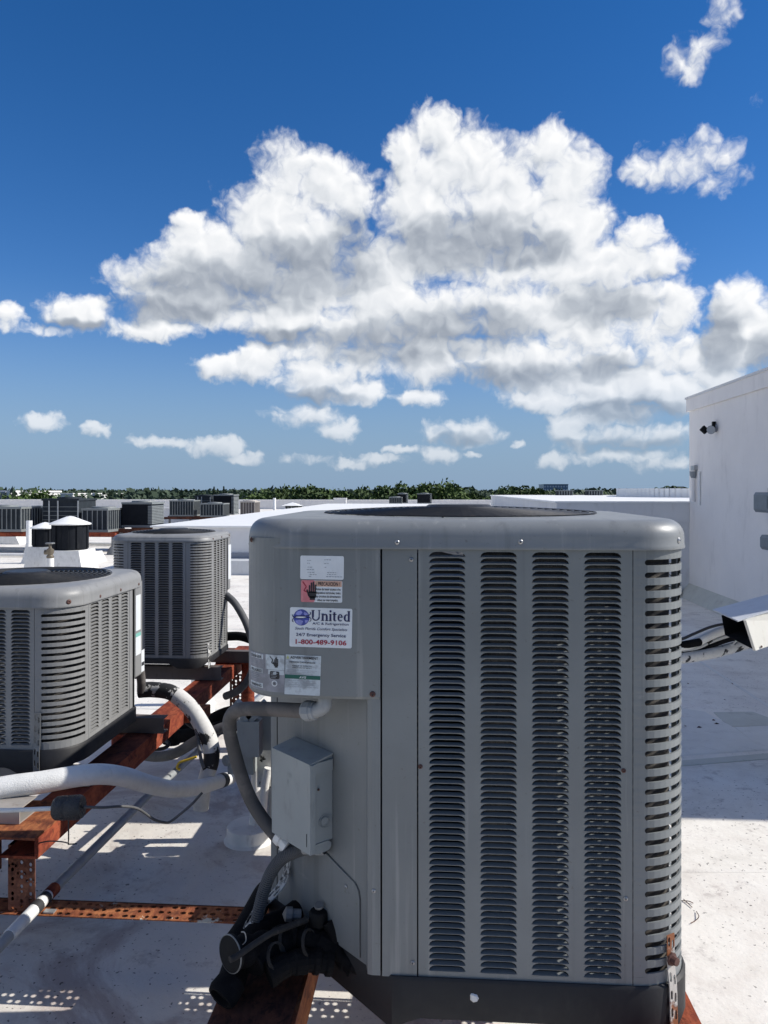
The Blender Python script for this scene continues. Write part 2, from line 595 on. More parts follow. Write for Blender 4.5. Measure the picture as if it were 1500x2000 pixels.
M['pvc_white'] = paint('white_pvc', (.72, .72, .70), .5, .06, (.4, .38, .35), .35, scale=14)
M['boxgrey'] = paint('grey_steel_box', (.30, .325, .325), .5, .06, (.16, .16, .15), .45, scale=9)
M['boxgrey_dark'] = paint('dark_grey_plastic_box', (.19, .215, .23), .5, .1, scale=12)
M['white_foam'] = paint('white_insulated_pipe', (.74, .74, .72), .8, .06, (.45, .43, .40), .4, scale=18, bmp=.5)
M['black_tape'] = paint('black_tape', (.03, .03, .032), .6, .2)
M['painted_hose'] = patchy('white_paint_over_black_hose', (.018, .018, .018), (.70, .69, .66), 15, .40, .43, rough=.7, bmp=.6)
M['bare_hose'] = patchy('black_hose_with_paint_flecks', (.016, .016, .016), (.55, .54, .52), 17, .58, .61, rough=.7, bmp=.6)
M['white_paint'] = paint('thick_white_roof_paint', (.72, .715, .69), .7, .08, (.36, .33, .30), .5, scale=12, bmp=.3)
M['plastic_tape'] = paint('shiny_black_tape', (.018, .02, .024), .28, .3, (.08, .1, .1), .4, scale=30, bmp=.7)
M['chan'] = paint('aluminium_channel', (.40, .37, .34), .45, .12, (.2, .15, .11), .6, metal=.3, scale=12)
M['chan_dark'] = paint('brown_steel_channel', (.12, .10, .09), .6, .15, (.06, .04, .03), .5, scale=10)
M['white_label'] = paint('white_label', (.70, .73, .75), .4, .05, (.55, .55, .56), .3, scale=30)
M['faded_label'] = patchy('faded_label', (.36, .39, .41), (.60, .66, .69), 30, .38, .52, bmp=.05)
M['bare_label'] = patchy('weathered_label', (.23, .235, .26), (.33, .335, .37), 26, .40, .62, bmp=.05)
M['pink_label'] = paint('faded_red_print', (.62, .20, .22), .5, .1, (.7, .4, .4), .4, scale=60)
M['orange_label'] = paint('faded_orange_print', (.62, .38, .28), .5, .15, scale=60)
M['ink'] = paint('black_ink', (.02, .02, .024), .5, .2)
M['ink_faded'] = paint('faded_ink', (.30, .32, .35), .5, .2, scale=60)
M['ink_navy'] = paint('navy_ink', (.016, .018, .085), .5, .2)
M['ink_blue'] = paint('blue_ink', (.055, .075, .33), .5, .25, scale=90)
M['ink_sky'] = paint('light_blue_ink', (.26, .28, .62), .5, .2, scale=90)
M['ink_red'] = paint('crimson_ink', (.34, .018, .045), .5, .15)
M['ink_green'] = paint('dark_green_print', (.012, .105, .08), .5, .15)
M['ink_yellow'] = paint('faded_yellow_print', (.52, .55, .22), .5, .15)
M['ink_teal'] = paint('teal_print', (.20, .48, .42), .5, .15)
M['concrete'] = paint('painted_stucco', (.70, .69, .68), .85, .05, (.5, .48, .45), .45, scale=2.2, bmp=.25)
M['stucco_shed'] = paint('stucco_wall', (.84, .80, .76), .85, .04, (.56, .52, .49), .35, scale=1.6, bmp=.6)
M['cream'] = paint('cream_sheet_metal', (.66, .64, .57), .5, .04, (.4, .33, .25), .35, scale=14)
M['hood_top'] = paint('white_sheet_metal', (.56, .58, .60), .5, .05, (.4, .4, .4), .3, scale=8)
M['lamp_black'] = paint('black_lamp_housing', (.006, .0065, .0075), .7, .2, spec=.2)
M['lens'] = paint('frosted_lens', (.42, .44, .46), .25, .05)
M['vent_dark'] = paint('dark_green_grey_vent', (.010, .012, .016), .8, .2, (.03, .03, .03), .4, scale=6, spec=.15)
M['vent_white'] = paint('white_vent_cap', (.82, .82, .80), .5, .05)
M['coil_far'] = paint('dark_coil_fins', (.026, .033, .04), .75, .25, scale=5, spec=.2)
M['bar_grey'] = paint('grey_guard_bars', (.19, .205, .205), .55, .12, scale=5)
M['tan_metal'] = paint('tan_metal', (.45, .41, .36), .5, .08, scale=5)
M['brass'] = paint('tarnished_brass_valve', (.16, .135, .10), .5, .3, scale=40, metal=.4)
M['trunk'] = paint('bark', (.075, .055, .04), .9, .3, scale=3)
M['bldg_white'] = paint('white_building_wall', (.78, .77, .74), .8, .04, scale=.1)
M['bldg_grey'] = paint('grey_building_wall', (.30, .31, .34), .8, .05, scale=.1)
M['bldg_glass'] = paint('blue_glass_wall', (.085, .15, .24), .25, .1, scale=.05)
M['bldg_pale'] = paint('pale_concrete', (.42, .46, .52), .7, .05, scale=.05)
M['window'] = paint('dark_window_glass', (.03, .04, .055), .15, .2, scale=.4)
M['yellow_tag'] = paint('yellow_tape', (.55, .38, .03), .5, .2)


def coil_material():
    m, t, b = new_mat('condenser_coil_fins')
    co = obj_co(t)
    sp = t.n('ShaderNodeSeparateXYZ')
    t.t.links.new(co, sp.inputs[0])
    w = t.m('SINE', t.m('MULTIPLY', sp.outputs[2], 2 * PI / .021))
    n = t.noise(co, 30, 4, .6)
    c = t.ramp(t.m('MULTIPLY_ADD', w, .22, n), [(.25, (.020, .021, .026)), (.7, (.085, .078, .07)), (.95, (.19, .17, .145))])
    t.put(b.inputs['Base Color'], c)
    b.inputs['Roughness'].default_value = .75
    b.inputs['Specular IOR Level'].default_value = .2
    fin = t.m('SINE', t.m('MULTIPLY', t.m('ADD', sp.outputs[0], sp.outputs[1]), 2 * PI / .0035))
    bump(t, b, t.m('ADD', t.m('MULTIPLY', fin, .4), w), .5, .004)
    return m


M['coil'] = coil_material()


def rust_material(name, bright, mid, deep, scale=9, white=0.0, dark=.35):
    m, t, b = new_mat(name)
    co = obj_co(t)
    n = t.noise(co, scale, 8, .65, dist=.6)
    n2 = t.noise(t.v('MULTIPLY', co, (1.6, .5, 1.6)), scale * 5, 6, .65)
    f = t.m('ADD', t.m('MULTIPLY', n, .6), t.m('MULTIPLY', n2, .4))
    c = t.ramp(f, [(.36, tuple(x * .7 for x in deep)), (.46, mid), (.54, bright), (.64, tuple(x * 1.45 for x in bright)), (.72, mid)])
    flake = t.smooth(t.noise(co, scale * 2.2, 8, .72, dist=1.0), .56, .60)
    c = t.mix(t.m('MULTIPLY', flake, .65), c, tuple(x * .8 for x in deep))
    sp = t.smooth(t.noise(co, scale * 14, 5, .7), .58, .70)
    c = t.mix(t.m('MULTIPLY', sp, dark), c, tuple(x * .4 for x in deep))
    if white:
        wn = t.noise(co, scale * .9, 8, .7)
        c = t.mix(t.smooth(wn, white, white + .03), c, (.62, .58, .48))
    t.put(b.inputs['Base Color'], c)
    b.inputs['Roughness'].default_value = .85
    b.inputs['Specular IOR Level'].default_value = .25
    bump(t, b, n2, .6, .004)
    return m


M['rust'] = rust_material('orange_rust', (.32, .115, .045), (.20, .06, .028), (.085, .030, .02))
M['rust_red'] = rust_material('red_oxide_rust', (.27, .065, .03), (.18, .035, .02), (.075, .022, .015), scale=7)
M['rust_dark'] = rust_material('dark_rust', (.11, .042, .026), (.055, .022, .016), (.018, .010, .009), scale=8)
M['rust_rail'] = rust_material('rail_rust', (.36, .135, .055), (.24, .075, .035), (.10, .035, .022), scale=8, white=.60)
M['rust_leg'] = rust_material('leg_rust', (.21, .085, .05), (.14, .052, .033), (.06, .026, .019), scale=10)


def roof_material():
    m, t, b = new_mat('white_roof_coating')
    co = obj_co(t)
    big = t.noise(co, .55, 6, .6)
    mid = t.noise(co, 2.6, 8, .68, dist=.4)
    c = t.ramp(mid, [(.30, (.66, .625, .56)), (.48, (.80, .765, .695)), (.7, (.85, .82, .755))])
    c = t.mix(t.m('MULTIPLY', t.smooth(big, .50, .72), .32), c, (.50, .455, .44))
    # dirt in flat hollows and black grit
    d = t.noise(co, 7.0, 8, .72)
    c = t.mix(t.m('MULTIPLY', t.smooth(d, .55, .66), .5), c, (.36, .32, .30))
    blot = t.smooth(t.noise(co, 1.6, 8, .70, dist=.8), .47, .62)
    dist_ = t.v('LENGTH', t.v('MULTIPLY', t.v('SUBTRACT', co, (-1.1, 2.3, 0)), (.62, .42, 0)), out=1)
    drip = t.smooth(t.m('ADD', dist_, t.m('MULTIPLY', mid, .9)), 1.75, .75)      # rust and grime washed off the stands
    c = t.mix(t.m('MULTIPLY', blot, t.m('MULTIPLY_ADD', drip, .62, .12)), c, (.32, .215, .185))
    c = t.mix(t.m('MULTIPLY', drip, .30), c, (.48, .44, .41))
    zone = t.smooth(t.noise(co, 1.1, 3, .5), .42, .62)
    grit = t.smooth(t.noise(co, 58, 2, .5), .655, .70)
    c = t.mix(t.m('MULTIPLY', grit, t.m('MULTIPLY_ADD', zone, .75, .12)), c, (.06, .05, .045))
    fine = t.smooth(t.noise(co, 190, 2, .5), .66, .72)
    c = t.mix(t.m('MULTIPLY', fine, .3), c, (.2, .17, .15))
    rst = t.smooth(t.noise(co, 1.7, 5, .6), .68, .76)
    c = t.mix(t.m('MULTIPLY', rst, .4), c, (.38, .22, .13))
    t.put(b.inputs['Base Color'], c)
    b.inputs['Roughness'].default_value = .72
    b.inputs['Specular IOR Level'].default_value = .3
    h = t.m('ADD', t.m('MULTIPLY', t.noise(co, 4, 6, .6), .6), t.m('MULTIPLY', t.noise(co, 40, 4, .6), .25))
    bump(t, b, h, .35, .02)
    return m


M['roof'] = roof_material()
M['patch'] = paint('roof_patch', (.70, .69, .65), .75, .06, (.42, .40, .37), .5, scale=4, bmp=.3)
M['patch_old'] = paint('bare_roof_patch', (.56, .56, .50), .8, .08, (.34, .33, .30), .5, scale=4, bmp=.3)


def leaf_material(name, a, bcol):
    m, t, b = new_mat(name)
    co = obj_co(t)
    n = t.noise(co, .5, 3, .6)
    g = t.n('ShaderNodeNewGeometry')
    r = t.m('ADD', t.m('MULTIPLY', n, .6), t.m('MULTIPLY', g.outputs['Random Per Island'], .4))
    t.put(b.inputs['Base Color'], t.ramp(r, [(.25, a), (.75, bcol)]))
    b.inputs['Roughness'].default_value = .7
    b.inputs['Specular IOR Level'].default_value = .25
    return m


M['leaf'] = leaf_material('tree_leaves', (.040, .070, .020), (.11, .165, .045))
M['leaf_dark'] = leaf_material('dark_tree_leaves', (.028, .052, .018), (.075, .115, .036))
M['leaf_far'] = leaf_material('far_tree_leaves', (.034, .056, .036), (.058, .086, .050))  # bluish tint in the leaf colour stands in for distance haze


def ground_material():
    m, t, b = new_mat('far_ground')
    co = obj_co(t)
    n = t.noise(co, .012, 6, .6)
    t.put(b.inputs['Base Color'], t.ramp(n, [(.35, (.035, .055, .025)), (.6, (.07, .085, .045)), (.75, (.16, .155, .13))]))
    b.inputs['Roughness'].default_value = .9
    return m


M['ground'] = ground_material()

# ================================================================ the setting
def structure(name, mb, mat, smooth=0.0):
    o = mb.build(name, mat, None, smooth)
    o['kind'] = 'structure'
    return o


GROUND_Z = -8.0
mb = MB()
mb.quad((-9000, -2000, GROUND_Z), (9000, -2000, GROUND_Z), (9000, 14000, GROUND_Z), (-9000, 14000, GROUND_Z))
structure('ground', mb, M['ground'])

RU0, RU1, RV0, RV1 = -42.0, 40.0, -1.6, 62.0  # unseen near edge cut short behind the camera to lessen bounced light
mb = MB()
mb.box((RU0, RV0, GROUND_Z), (RU1, RV1, -.012))
structure('building_below', mb, M['concrete'])
mb = MB()
nu, nv = 60, 50
# the roof deck is not perfectly flat: shallow dips
def roof_z(u, v):
    return 0.0
us = [RU0 + (RU1 - RU0) * i / nu for i in range(nu + 1)]
vs_ = [RV0 + (RV1 - RV0) * i / nv for i in range(nv + 1)]
V = [(u, v, roof_z(u, v)) for v in vs_ for u in us]
F = [(j * (nu + 1) + i, j * (nu + 1) + i + 1, (j + 1) * (nu + 1) + i + 1, (j + 1) * (nu + 1) + i) for j in range(nv) for i in range(nu)]
mb.add(V, F)
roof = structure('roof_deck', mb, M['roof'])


def gp(px, py, z=0.0):
    d = (EYE - z) * 1500.0 / (py - 957.0)
    p = at(px, py, d)
    p.z = z
    return p


def patch(pix, mat, z=.004, name='membrane_patch'):
    pts = [gp(x, y) for x, y in pix]
    c = sum((Vector((p.x, p.y)) for p in pts), Vector((0, 0))) / len(pts)
    m_ = MB()
    n = len(pts)
    top = [(p.x, p.y, z) for p in pts]
    low = [(c.x + (p.x - c.x) * 1.03, c.y + (p.y - c.y) * 1.03, .0005) for p in pts]
    m_.add(top + low, [tuple(range(n))] + [(i, n + i, n + (i + 1) % n, (i + 1) % n) for i in range(n)])
    o = m_.build(name, mat, roof)
    return o


patch([(1395, 1392), (1470, 1391), (1500, 1402), (1500, 1418), (1424, 1419)], M['patch_old'])
patch([(1300, 1489), (1330, 1487), (1520, 1471), (1560, 1478), (1330, 1497), (1300, 1498)], M['patch_old'], .005)
patch([(1436, 1421), (1520, 1417), (1560, 1452), (1494, 1466)], M['patch'], .003)
patch([(1290, 1380), (1375, 1391), (1436, 1424), (1492, 1465), (1290, 1478)], M['patch'], .006)
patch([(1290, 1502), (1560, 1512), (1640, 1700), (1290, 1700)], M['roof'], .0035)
# long welded laps of the membrane, running away from us
for uu in (-6.2, -4.6, 2.35, 5.5):
    m_ = MB()
    m_.box((uu, RV0 + .2, .0004), (uu + .03, RV1 - .5, .0016))
    m_.build('membrane_lap', M['patch'], roof)
for vv in (5.3, 8.4, 12.2, 17.5):
    m_ = MB()
    m_.box((-30, vv, .0006), (3.5, vv + .035, .0022))
    m_.build('membrane_lap', M['patch'], roof)
# dead leaves and pine needles
for k, (px, py) in enumerate([(1344, 1337), (1416, 1369), (1338, 1420), (1366, 1423), (1400, 1416), (1394, 1409), (1430, 1337)]):
    p = gp(px, py)
    m_ = MB()
    a = random.uniform(0, PI)
    w, l = .008, random.uniform(.012, .028)
    e = Vector((math.cos(a), math.sin(a), 0)); n = Vector((-e.y, e.x, 0))
    p.z = .008
    m_.add([p - e * l, p + n * w + Vector((0, 0, .006)), p + e * l, p - n * w], [(0, 1, 2, 3)])
    o = m_.build('dead_leaf', M['rust_dark'])
    tag(o, ('dead leaf nearest the hood pipes on the shaded roof', 'dead leaf lying alone in the middle of the shaded roof', 'left dead leaf of the four by the patch edge', 'second dead leaf from the left by the patch edge',
            'largest dead leaf on the edge of the bare patch', 'upper dead leaf beside the edge of the bare patch', 'dead leaf furthest right on the shaded roof')[k], 'leaf', 'dead leaves on the shaded roof')
m_ = MB()
m_.tube(smooth_path([gp(1328, 1759, .004), gp(1345, 1760, .006), gp(1354, 1764, .004)], 5), .0016, 5)
m_.tube(smooth_path([gp(1335, 1756, .006), gp(1352, 1772, .004)], 5), .0014, 5)
m_.tube(smooth_path([gp(1360, 1780, .004), gp(1365, 1790, .01), gp(1358, 1798, .004), gp(1349, 1803, .004)], 5), .0014, 5)
tag(m_.build('pine_needle', M['rust_dark']), 'brown pine needles lying on the sunlit roof at the right', 'needle')

# ---------------------------------------------------------------- stair-head building on the right
BU, BV0, BV1, BH = 3.66, 4.17, 11.48, 2.87
bld = empty('roof_building', (BU, BV0, 0), 'white stucco rooftop building with projecting top band, at right edge', 'building')
mb = MB()
mb.box((BU, BV0, 0), (BU + 6, BV1, BH - .18))
mb.build('wall', M['stucco_shed'], bld)
mb = MB()
mb.box((BU - .035, BV0 - .035, BH - .18), (BU + 6.03, BV1 + .035, BH))
mb.build('parapet_band', M['stucco_shed'], bld)
mb = MB()
mb.box((BU - .05, BV0 - .05, BH), (BU + 6.05, BV1 + .05, BH + .03))
mb.build('coping', M['concrete'], bld)
mb = MB()                                    # cant strip where wall meets roof
mb.prism([(0, 0.001), (-.16, 0.001), (-.12, .06), (0, .19)], lambda x, y, t: (BU + x - .001, t, y), BV0, BV1 + .001)
mb.build('flashing', M['patch_old'], bld)

# raised roof level behind, its edge standing as a wall
mb = MB()
pl = empty('raised_roof', (3.0, BV1, 0), 'low white wall with broad top meeting the white stucco building', 'wall')
PV = 11.48
mb.box((1.75, PV, 0), (BU + 8, PV + 14.0, 1.36))
mb.build('wall', M['concrete'], pl)
mb = MB()
mb.box((1.72, PV - .025, 1.36), (BU + 8, PV + 14.03, 1.385))
mb.build('coping', M['vent_white'], pl)
mb = MB()
mb.box((1.75, PV - .012, 1.08), (BU - .002, PV - .001, 1.36))
mb.build('band', M['concrete'], pl)
mb = MB()
mb.prism([(0, 0.001), (-.16, 0.001), (-.12, .06), (0, .19)], lambda x, y, t: (t, PV + x - .014, y), 1.75, BU - .16)
mb.build('flashing', M['patch_old'], pl)
# curved white curb on that level
cu = empty('curved_curb', (5, 20, 1.385), 'low rounded white curb on the raised roof beside the building', 'curb')
pts = []
mb = MB()
c0 = at(1216, 968, 21.0)
path = [at(1222, 968, 23.0), at(1216, 968, 20.5), at(1230, 968, 18.6), at(1280, 968, 17.4), at(1360, 968, 16.6), at(1480, 968, 16.0)]
path = smooth_path(path, 8)
hh = .20
for i in range(len(path) - 1):
    a, b = path[i], path[i + 1]
    t_ = (b - a).normalized(); n_ = Vector((-t_.y, t_.x, 0)) * .16
    z0, z1 = 1.386, 1.386 + hh
    q = [(a - n_), (b - n_), (b + n_), (a + n_)]
    mb.add([(p.x, p.y, z0) for p in q] + [(p.x * .999 + .001 * a.x, p.y, z1) for p in q],
           [(4, 5, 6, 7), (0, 1, 5, 4), (2, 3, 7, 6)] + ([(3, 0, 4, 7)] if i == 0 else []))
mb.build('curb_body', M['vent_white'], cu, smooth=40)
for (px, py, d, tall) in ((1102, 972, 24, .26), (1160, 970, 24, .26)):
    p = at(px, py, d); p.z = 1.386
    v_ = empty('small_vent_hood', p, ('small dark louvred roof vent, the one further left of two on the raised roof' if px < 1120 else 'small dark louvred roof vent with pale centre, nearer the curved curb'), 'vent', 'small dark vents on the raised roof')
    mb = MB(); mb.box((p.x - .24, p.y - .2, p.z), (p.x + .24, p.y + .2, p.z + .13)); mb.build('body', M['coil_far'], v_)
    mb = MB(); mb.box((p.x - .27, p.y - .23, p.z + .13), (p.x + .27, p.y + .23, p.z + .155)); mb.build('cap', M['bar_grey'], v_)
    for i in range(6):
        mb = MB(); x = p.x - .2 + i * .08
        mb.box((x, p.y - .212, p.z + .005), (x + .03, p.y - .201, p.z + .125)); mb.build('louver', M['bar_grey'], v_)

# long low platform on the left, whose left edge runs away from us
lp = empty('low_roof_platform', (-3, 14.3, 0), 'long low white platform with grey face, right of the left condensers', 'platform')
mb = MB(); mb.box((-5.42, 14.3, 0), (1.2, 38.0, .84)); mb.build('wall', M['concrete'], lp)
mb = MB(); mb.box((-5.46, 14.26, .84), (1.25, 38.04, .87)); mb.build('coping', M['vent_white'], lp)
mb = MB(); mb.box((-4.6, 13.75, 0), (1.2, 14.298, .26)); mb.build('kerb', M['hood_top'], lp)
mb = MB(); mb.box((-4.6, 14.27, .262), (1.2, 14.298, .36)); mb.build('flashing', M['bldg_grey'], lp)

# far parapets round the roof
def parapet(name, u0, v0, u1, v1, h, label, t=.3):
    o = empty(name, (u0, v0, 0), label, 'parapet', 'parapets along the far edges of the roof')
    a = Vector((u0, v0, 0)); b = Vector((u1, v1, 0))
    L = (b - a).length
    e = (b - a).normalized(); n = Vector((-e.y, e.x, 0))
    mb = MB(); mb.obox(a, e, n, (0, 0, 1), (0, 0, 0), (L, t, h)); mb.build('wall', M['concrete'], o)
    mb = MB(); mb.obox(a, e, n, (0, 0, 1), (-.03, -.03, h), (L + .03, t + .03, h + .05)); mb.build('coping', M['vent_white'], o)
    return o


parapet('parapet', -42, 61.6, 40, 61.6, .72, 'long far white parapet in front of the trees, behind the distant units')
parapet('parapet', -41.7, -5, -41.7, 61.5, .85, 'white parapet along the far left edge of the roof')
parapet('parapet', -20.5, 33.5, -9.5, 33.5, .72, 'short white wall behind the dark unit and the distant unit row')
p = at(652, 985, 50)
parapet('parapet', p.x, p.y, p.x + .8, p.y, .98, 'small white upright block standing in the far parapet left of centre')
parapet('parapet', -1.8, 47, 3.3, 47, .36, 'low grey blue wall below the two small distant units at centre', .3)
p = at(866, 985, 47)
parapet('parapet', p.x, 46.6, p.x + .5, 46.6, .92, 'white end post of the low wall at centre')
p = at(1052, 985, 22)
parapet('parapet', p.x, p.y, p.x + .58, p.y, 1.16, 'pale square end block of the wall behind the large fan grille')
parapet('parapet', 3.2, 47, 30, 47, .70, 'white parapet right of centre beneath the tree line')


# ================================================================ condensing units
def rr(Wd, Dp, r, n=8, st=6, off=0.0):
    """rounded rectangle, counter-clockwise from the middle of the front (-y) side's left end"""
    Wd += 2 * off; Dp += 2 * off; r = max(.004, r + off)
    P = []
    cs = [(Wd / 2 - r, -Dp / 2 + r, -90), (Wd / 2 - r, Dp / 2 - r, 0), (-Wd / 2 + r, Dp / 2 - r, 90), (-Wd / 2 + r, -Dp / 2 + r, 180)]
    for ci, (cx, cy, a0) in enumerate(cs):
        arc = [(cx + r * math.cos(R(a0 + 90 * i / n)), cy + r * math.sin(R(a0 + 90 * i / n))) for i in range(n + 1)]
        P += arc
        nx, ny, na = cs[(ci + 1) % 4]
        q = (nx + r * math.cos(R(na)), ny + r * math.sin(R(na)))
        for i in range(1, st):
            P.append((arc[-1][0] + (q[0] - arc[-1][0]) * i / st, arc[-1][1] + (q[1] - arc[-1][1]) * i / st))
    return P


def loft(mb, rings, close_last=False):
    n = len(rings[0])
    V = [p for r_ in rings for p in r_]
    F = []
    for i in range(len(rings) - 1):
        for k in range(n):
            l = (k + 1) % n
            F.append((i * n + k, i * n + l, (i + 1) * n + l, (i + 1) * n + k))
    if close_last:
        F.append(tuple((len(rings) - 1) * n + k for k in range(n)))
    mb.add(V, F)


PITCH = .0127
TAB = {}


def tab_mesh(w, mat):
    key = (round(w, 4), mat.name)
    if key in TAB:
        return TAB[key]
    mb = MB()
    tab_add(mb, lambda x, y, z: (x, y, z), w)
    TAB[key] = mb.mesh('louver', mat, smooth=60)
    return TAB[key]


def tab_add(mb, fn, w, h=.0102):
    """pressed louver blade: rises inwards from the lower lip of its slot"""
    xs = [-.5, -.46, -.38, 0, .38, .46, .5]
    ks = [0.0, .62, 1, 1, 1, .62, 0.0]
    prof = [(-.0008, -h / 2 - .0014), (-.0020, -h / 2 - .0002), (.0015, -h / 2 + .0004), (.0085, -h / 2 + .0030)]
    V = []
    for x, k in zip(xs, ks):
        for (y, z) in prof:
            V.append(fn(x * w, y * k if y > 0 else y, -h / 2 + (z + h / 2) * max(k, .05)))
    m = len(prof)
    F = [(i * m + j, (i + 1) * m + j, (i + 1) * m + j + 1, i * m + j + 1) for i in range(len(xs) - 1) for j in range(m - 1)]
    mb.add(V, F)


def condenser(name, label, cat, group, loc, rz, Wd, Dp, H, pan_h=.081, lid_h=.06, r=.11, ch=.29, Hc=.64, ncol=4, single=(), single_corner=(),
              slat_p=.0254, mat='grey', strip=.074, colfr=(.045, .173, .069), back_cols=None):
    """H: height of the panels between pan and lid.  Local frame: front is -y, service corner front left."""
    root = empty(name, loc, label, cat, group, rz)
    Z = Vector((0, 0, 0))
    z0, z1 = pan_h, pan_h + H
    G = M[mat]
    fb = .014
    ncol0 = ncol

    def B(mb, nm, mt, par=root, sm=0.0):
        return mb.build(nm, mt, par, sm, off=Z)
    # base pan, with feet
    mb = MB()
    out = []
    full = rr(Wd, Dp, r, 8, 24, .008)
    chx, chy = -Wd / 2 + ch, -Dp / 2 + ch
    def inside_ch(x, y):
        return (x + Wd / 2) + (y + Dp / 2) < ch - .008
    body = [p for p in full if not inside_ch(*p)]
    i0 = next(i for i in range(len(body)) if inside_ch(*full[(full.index(body[i]) - 1) % len(full)]))
    body = body[i0:] + body[:i0]
    def foot(x, y):
        a = min(abs(x - (chx - .03)), abs(x - (Wd / 2 - .10)), abs(x + Wd / 2 - .10)) if abs(abs(y) - Dp / 2) < .03 else 1
        return -.024 * max(0, min(1, (.10 - a) / .045))
    ring0 = [(x, y, foot(x, y)) for x, y in body]
    ring1 = [(x, y, pan_h - .006) for x, y in body]
    ring2 = [(x * .99, y * .99, pan_h) for x, y in body]
    rin = [(x * .95, y * .95, pan_h - .004) for x, y in body]
    rb = [(x * .97, y * .97, foot(x, y)) for x, y in body]
    ru = [(x * .96, y * .96, .02) for x, y in body]
    loft(mb, [ru, rb, ring0, ring1, ring2, rin], True)
    mb.f.append(tuple(range(len(body) - 1, -1, -1)))
    B(mb, 'base_pan', M['pan'], sm=40)
    # coil inside
    mb = MB()
    ring = rr(Wd - .048, Dp - .048, max(.03, r - .022), 6, 4)
    ring = [(x, y) for x, y in ring if (x + Wd / 2) + (y + Dp / 2) > ch + .05]
    k0 = min(range(len(ring)), key=lambda i: (ring[i][0] + ring[i - 1][0]) / Wd + (ring[i][1] + ring[i - 1][1]) / Dp if abs(ring[i][0] - ring[i - 1][0]) > .02 and abs(ring[i][1] - ring[i - 1][1]) > .02 else 9)
    ring = ring[k0:] + ring[:k0]
    loft(mb, [[(x, y, z0 + .001) for x, y in ring], [(x, y, z1 - .002) for x, y in ring]])
    mb.f.pop()
    B(mb, 'coil', M['coil'], sm=40)
    # faces
    faces = {'front': (0, Dp / 2, Wd), 'right': (90, Wd / 2, Dp), 'back': (180, Dp / 2, Wd), 'left': (270, Wd / 2, Dp)}
    for fname, (ang, dist, length) in faces.items():
        a = R(ang)
        e = Vector((math.cos(a), math.sin(a), 0)); inn = Vector((-math.sin(a), math.cos(a), 0))
        O = -inn * dist
        lo, hi = -length / 2 + r + fb, length / 2 - r - fb
        if fname == 'front':
            lo = -length / 2 + ch
        if fname == 'left':
            hi = length / 2 - ch
        def fn(x, y, dz=0.0):
            p = O + e * x + inn * dz
            return (p.x, p.y, y)
        if fname in ('front', 'left'):
            s0, s1 = (lo + .0032, lo + strip) if fname == 'front' else (hi - strip, hi - .0032)
            mb = MB()
            mb.quad(fn(s0, z0 - .004), fn(s1, z0 - .004), fn(s1, z1 + .02), fn(s0, z1 + .02))
            for q in (s0, s1):
                mb.quad(fn(q, z0 - .004), fn(q, z1 + .02), fn(q, z1 + .02, .012), fn(q, z0 - .004, .012))
            B(mb, 'blank_panel', G)
            if fname == 'front':
                lo = s1 + .0028
            else:
                hi = s0 - .0028
        mb = MB()
        Lw = hi - lo
        ncol, fr = ncol0, colfr
        if back_cols and fname == 'back':
            ncol, fr = back_cols
        mg, cw, gp_ = fr[0] * Lw, fr[1] * Lw, fr[2] * Lw
        tot = ncol * cw + (ncol - 1) * gp_
        mg = (Lw - tot) / 2
        rows = int((H - .010) / PITCH)
        zb = z0 + (H - rows * PITCH) * .7
        zt = zb + rows * PITCH
        mb.quad(fn(lo, z0 - .004), fn(hi, z0 - .004), fn(hi, zb), fn(lo, zb))
        mb.quad(fn(lo, zt), fn(hi, zt), fn(hi, z1 + .02), fn(lo, z1 + .02))
        xc = lo
        cols = []
        for c in range(ncol):
            x0 = lo + mg + c * (cw + gp_)
            mb.quad(fn(xc, zb), fn(x0, zb), fn(x0, zt), fn(xc, zt))
            for k in range(rows):
                zz = zb + k * PITCH
                cell_with_slot(mb, fn, x0, zz, x0 + cw, zz + PITCH, scoop(x0 + cw / 2, zz + PITCH / 2, cw - .0008, .0102, 3))
            cols.append(x0 + cw / 2)
            xc = x0 + cw
        mb.quad(fn(xc, zb), fn(hi, zb), fn(hi, zt), fn(xc, zt))
        for q in (lo, hi):
            mb.quad(fn(q, z0 - .004), fn(q, z1 + .02), fn(q, z1 + .02, .012), fn(q, z0 - .004, .012))
        pn = B(mb, 'louver_panel', G)
        if fname in single:
            tm = tab_mesh(cw - .001, G)
            for c in cols:
                for k in range(rows):
                    p = fn(c, zb + (k + .5) * PITCH)
                    o = link('louver', tm, pn, p)
                    o.rotation_euler = (0, 0, a)
        else:
            mt = MB()
            for c in cols:
                for k in range(rows):
                    zc = zb + (k + .5) * PITCH
                    tab_add(mt, lambda x, y, z: fn(c + x, zc + z, y), cw - .001)
            o = B(mt, 'louvers', G, pn, 60)
            o['kind'] = 'stuff'
    # slatted corners
    arcL = r * PI / 2
    for cname, cx, cy, a0 in (('front_right', Wd / 2 - r, -Dp / 2 + r, -90), ('back_right', Wd / 2 - r, Dp / 2 - r, 0), ('back_left', -Wd / 2 + r, Dp / 2 - r, 90)):
        def cf(s, z, dz=0.0):
            a = R(a0)
            if s < 0:
                p = Vector((cx + (r - dz) * math.cos(a), cy + (r - dz) * math.sin(a))) + Vector((-math.sin(a), math.cos(a))) * s
            elif s > arcL:
                b = a + PI / 2
                p = Vector((cx + (r - dz) * math.cos(b), cy + (r - dz) * math.sin(b))) + Vector((-math.sin(b), math.cos(b))) * (s - arcL)
            else:
                b = a + s / r
                p = Vector((cx + (r - dz) * math.cos(b), cy + (r - dz) * math.sin(b)))
            return (p.x, p.y, z)
        h = slat_p * .45
        rs = h / 2
        s0, s1 = .010, arcL - .010
        rows = int((H - .012) / slat_p)
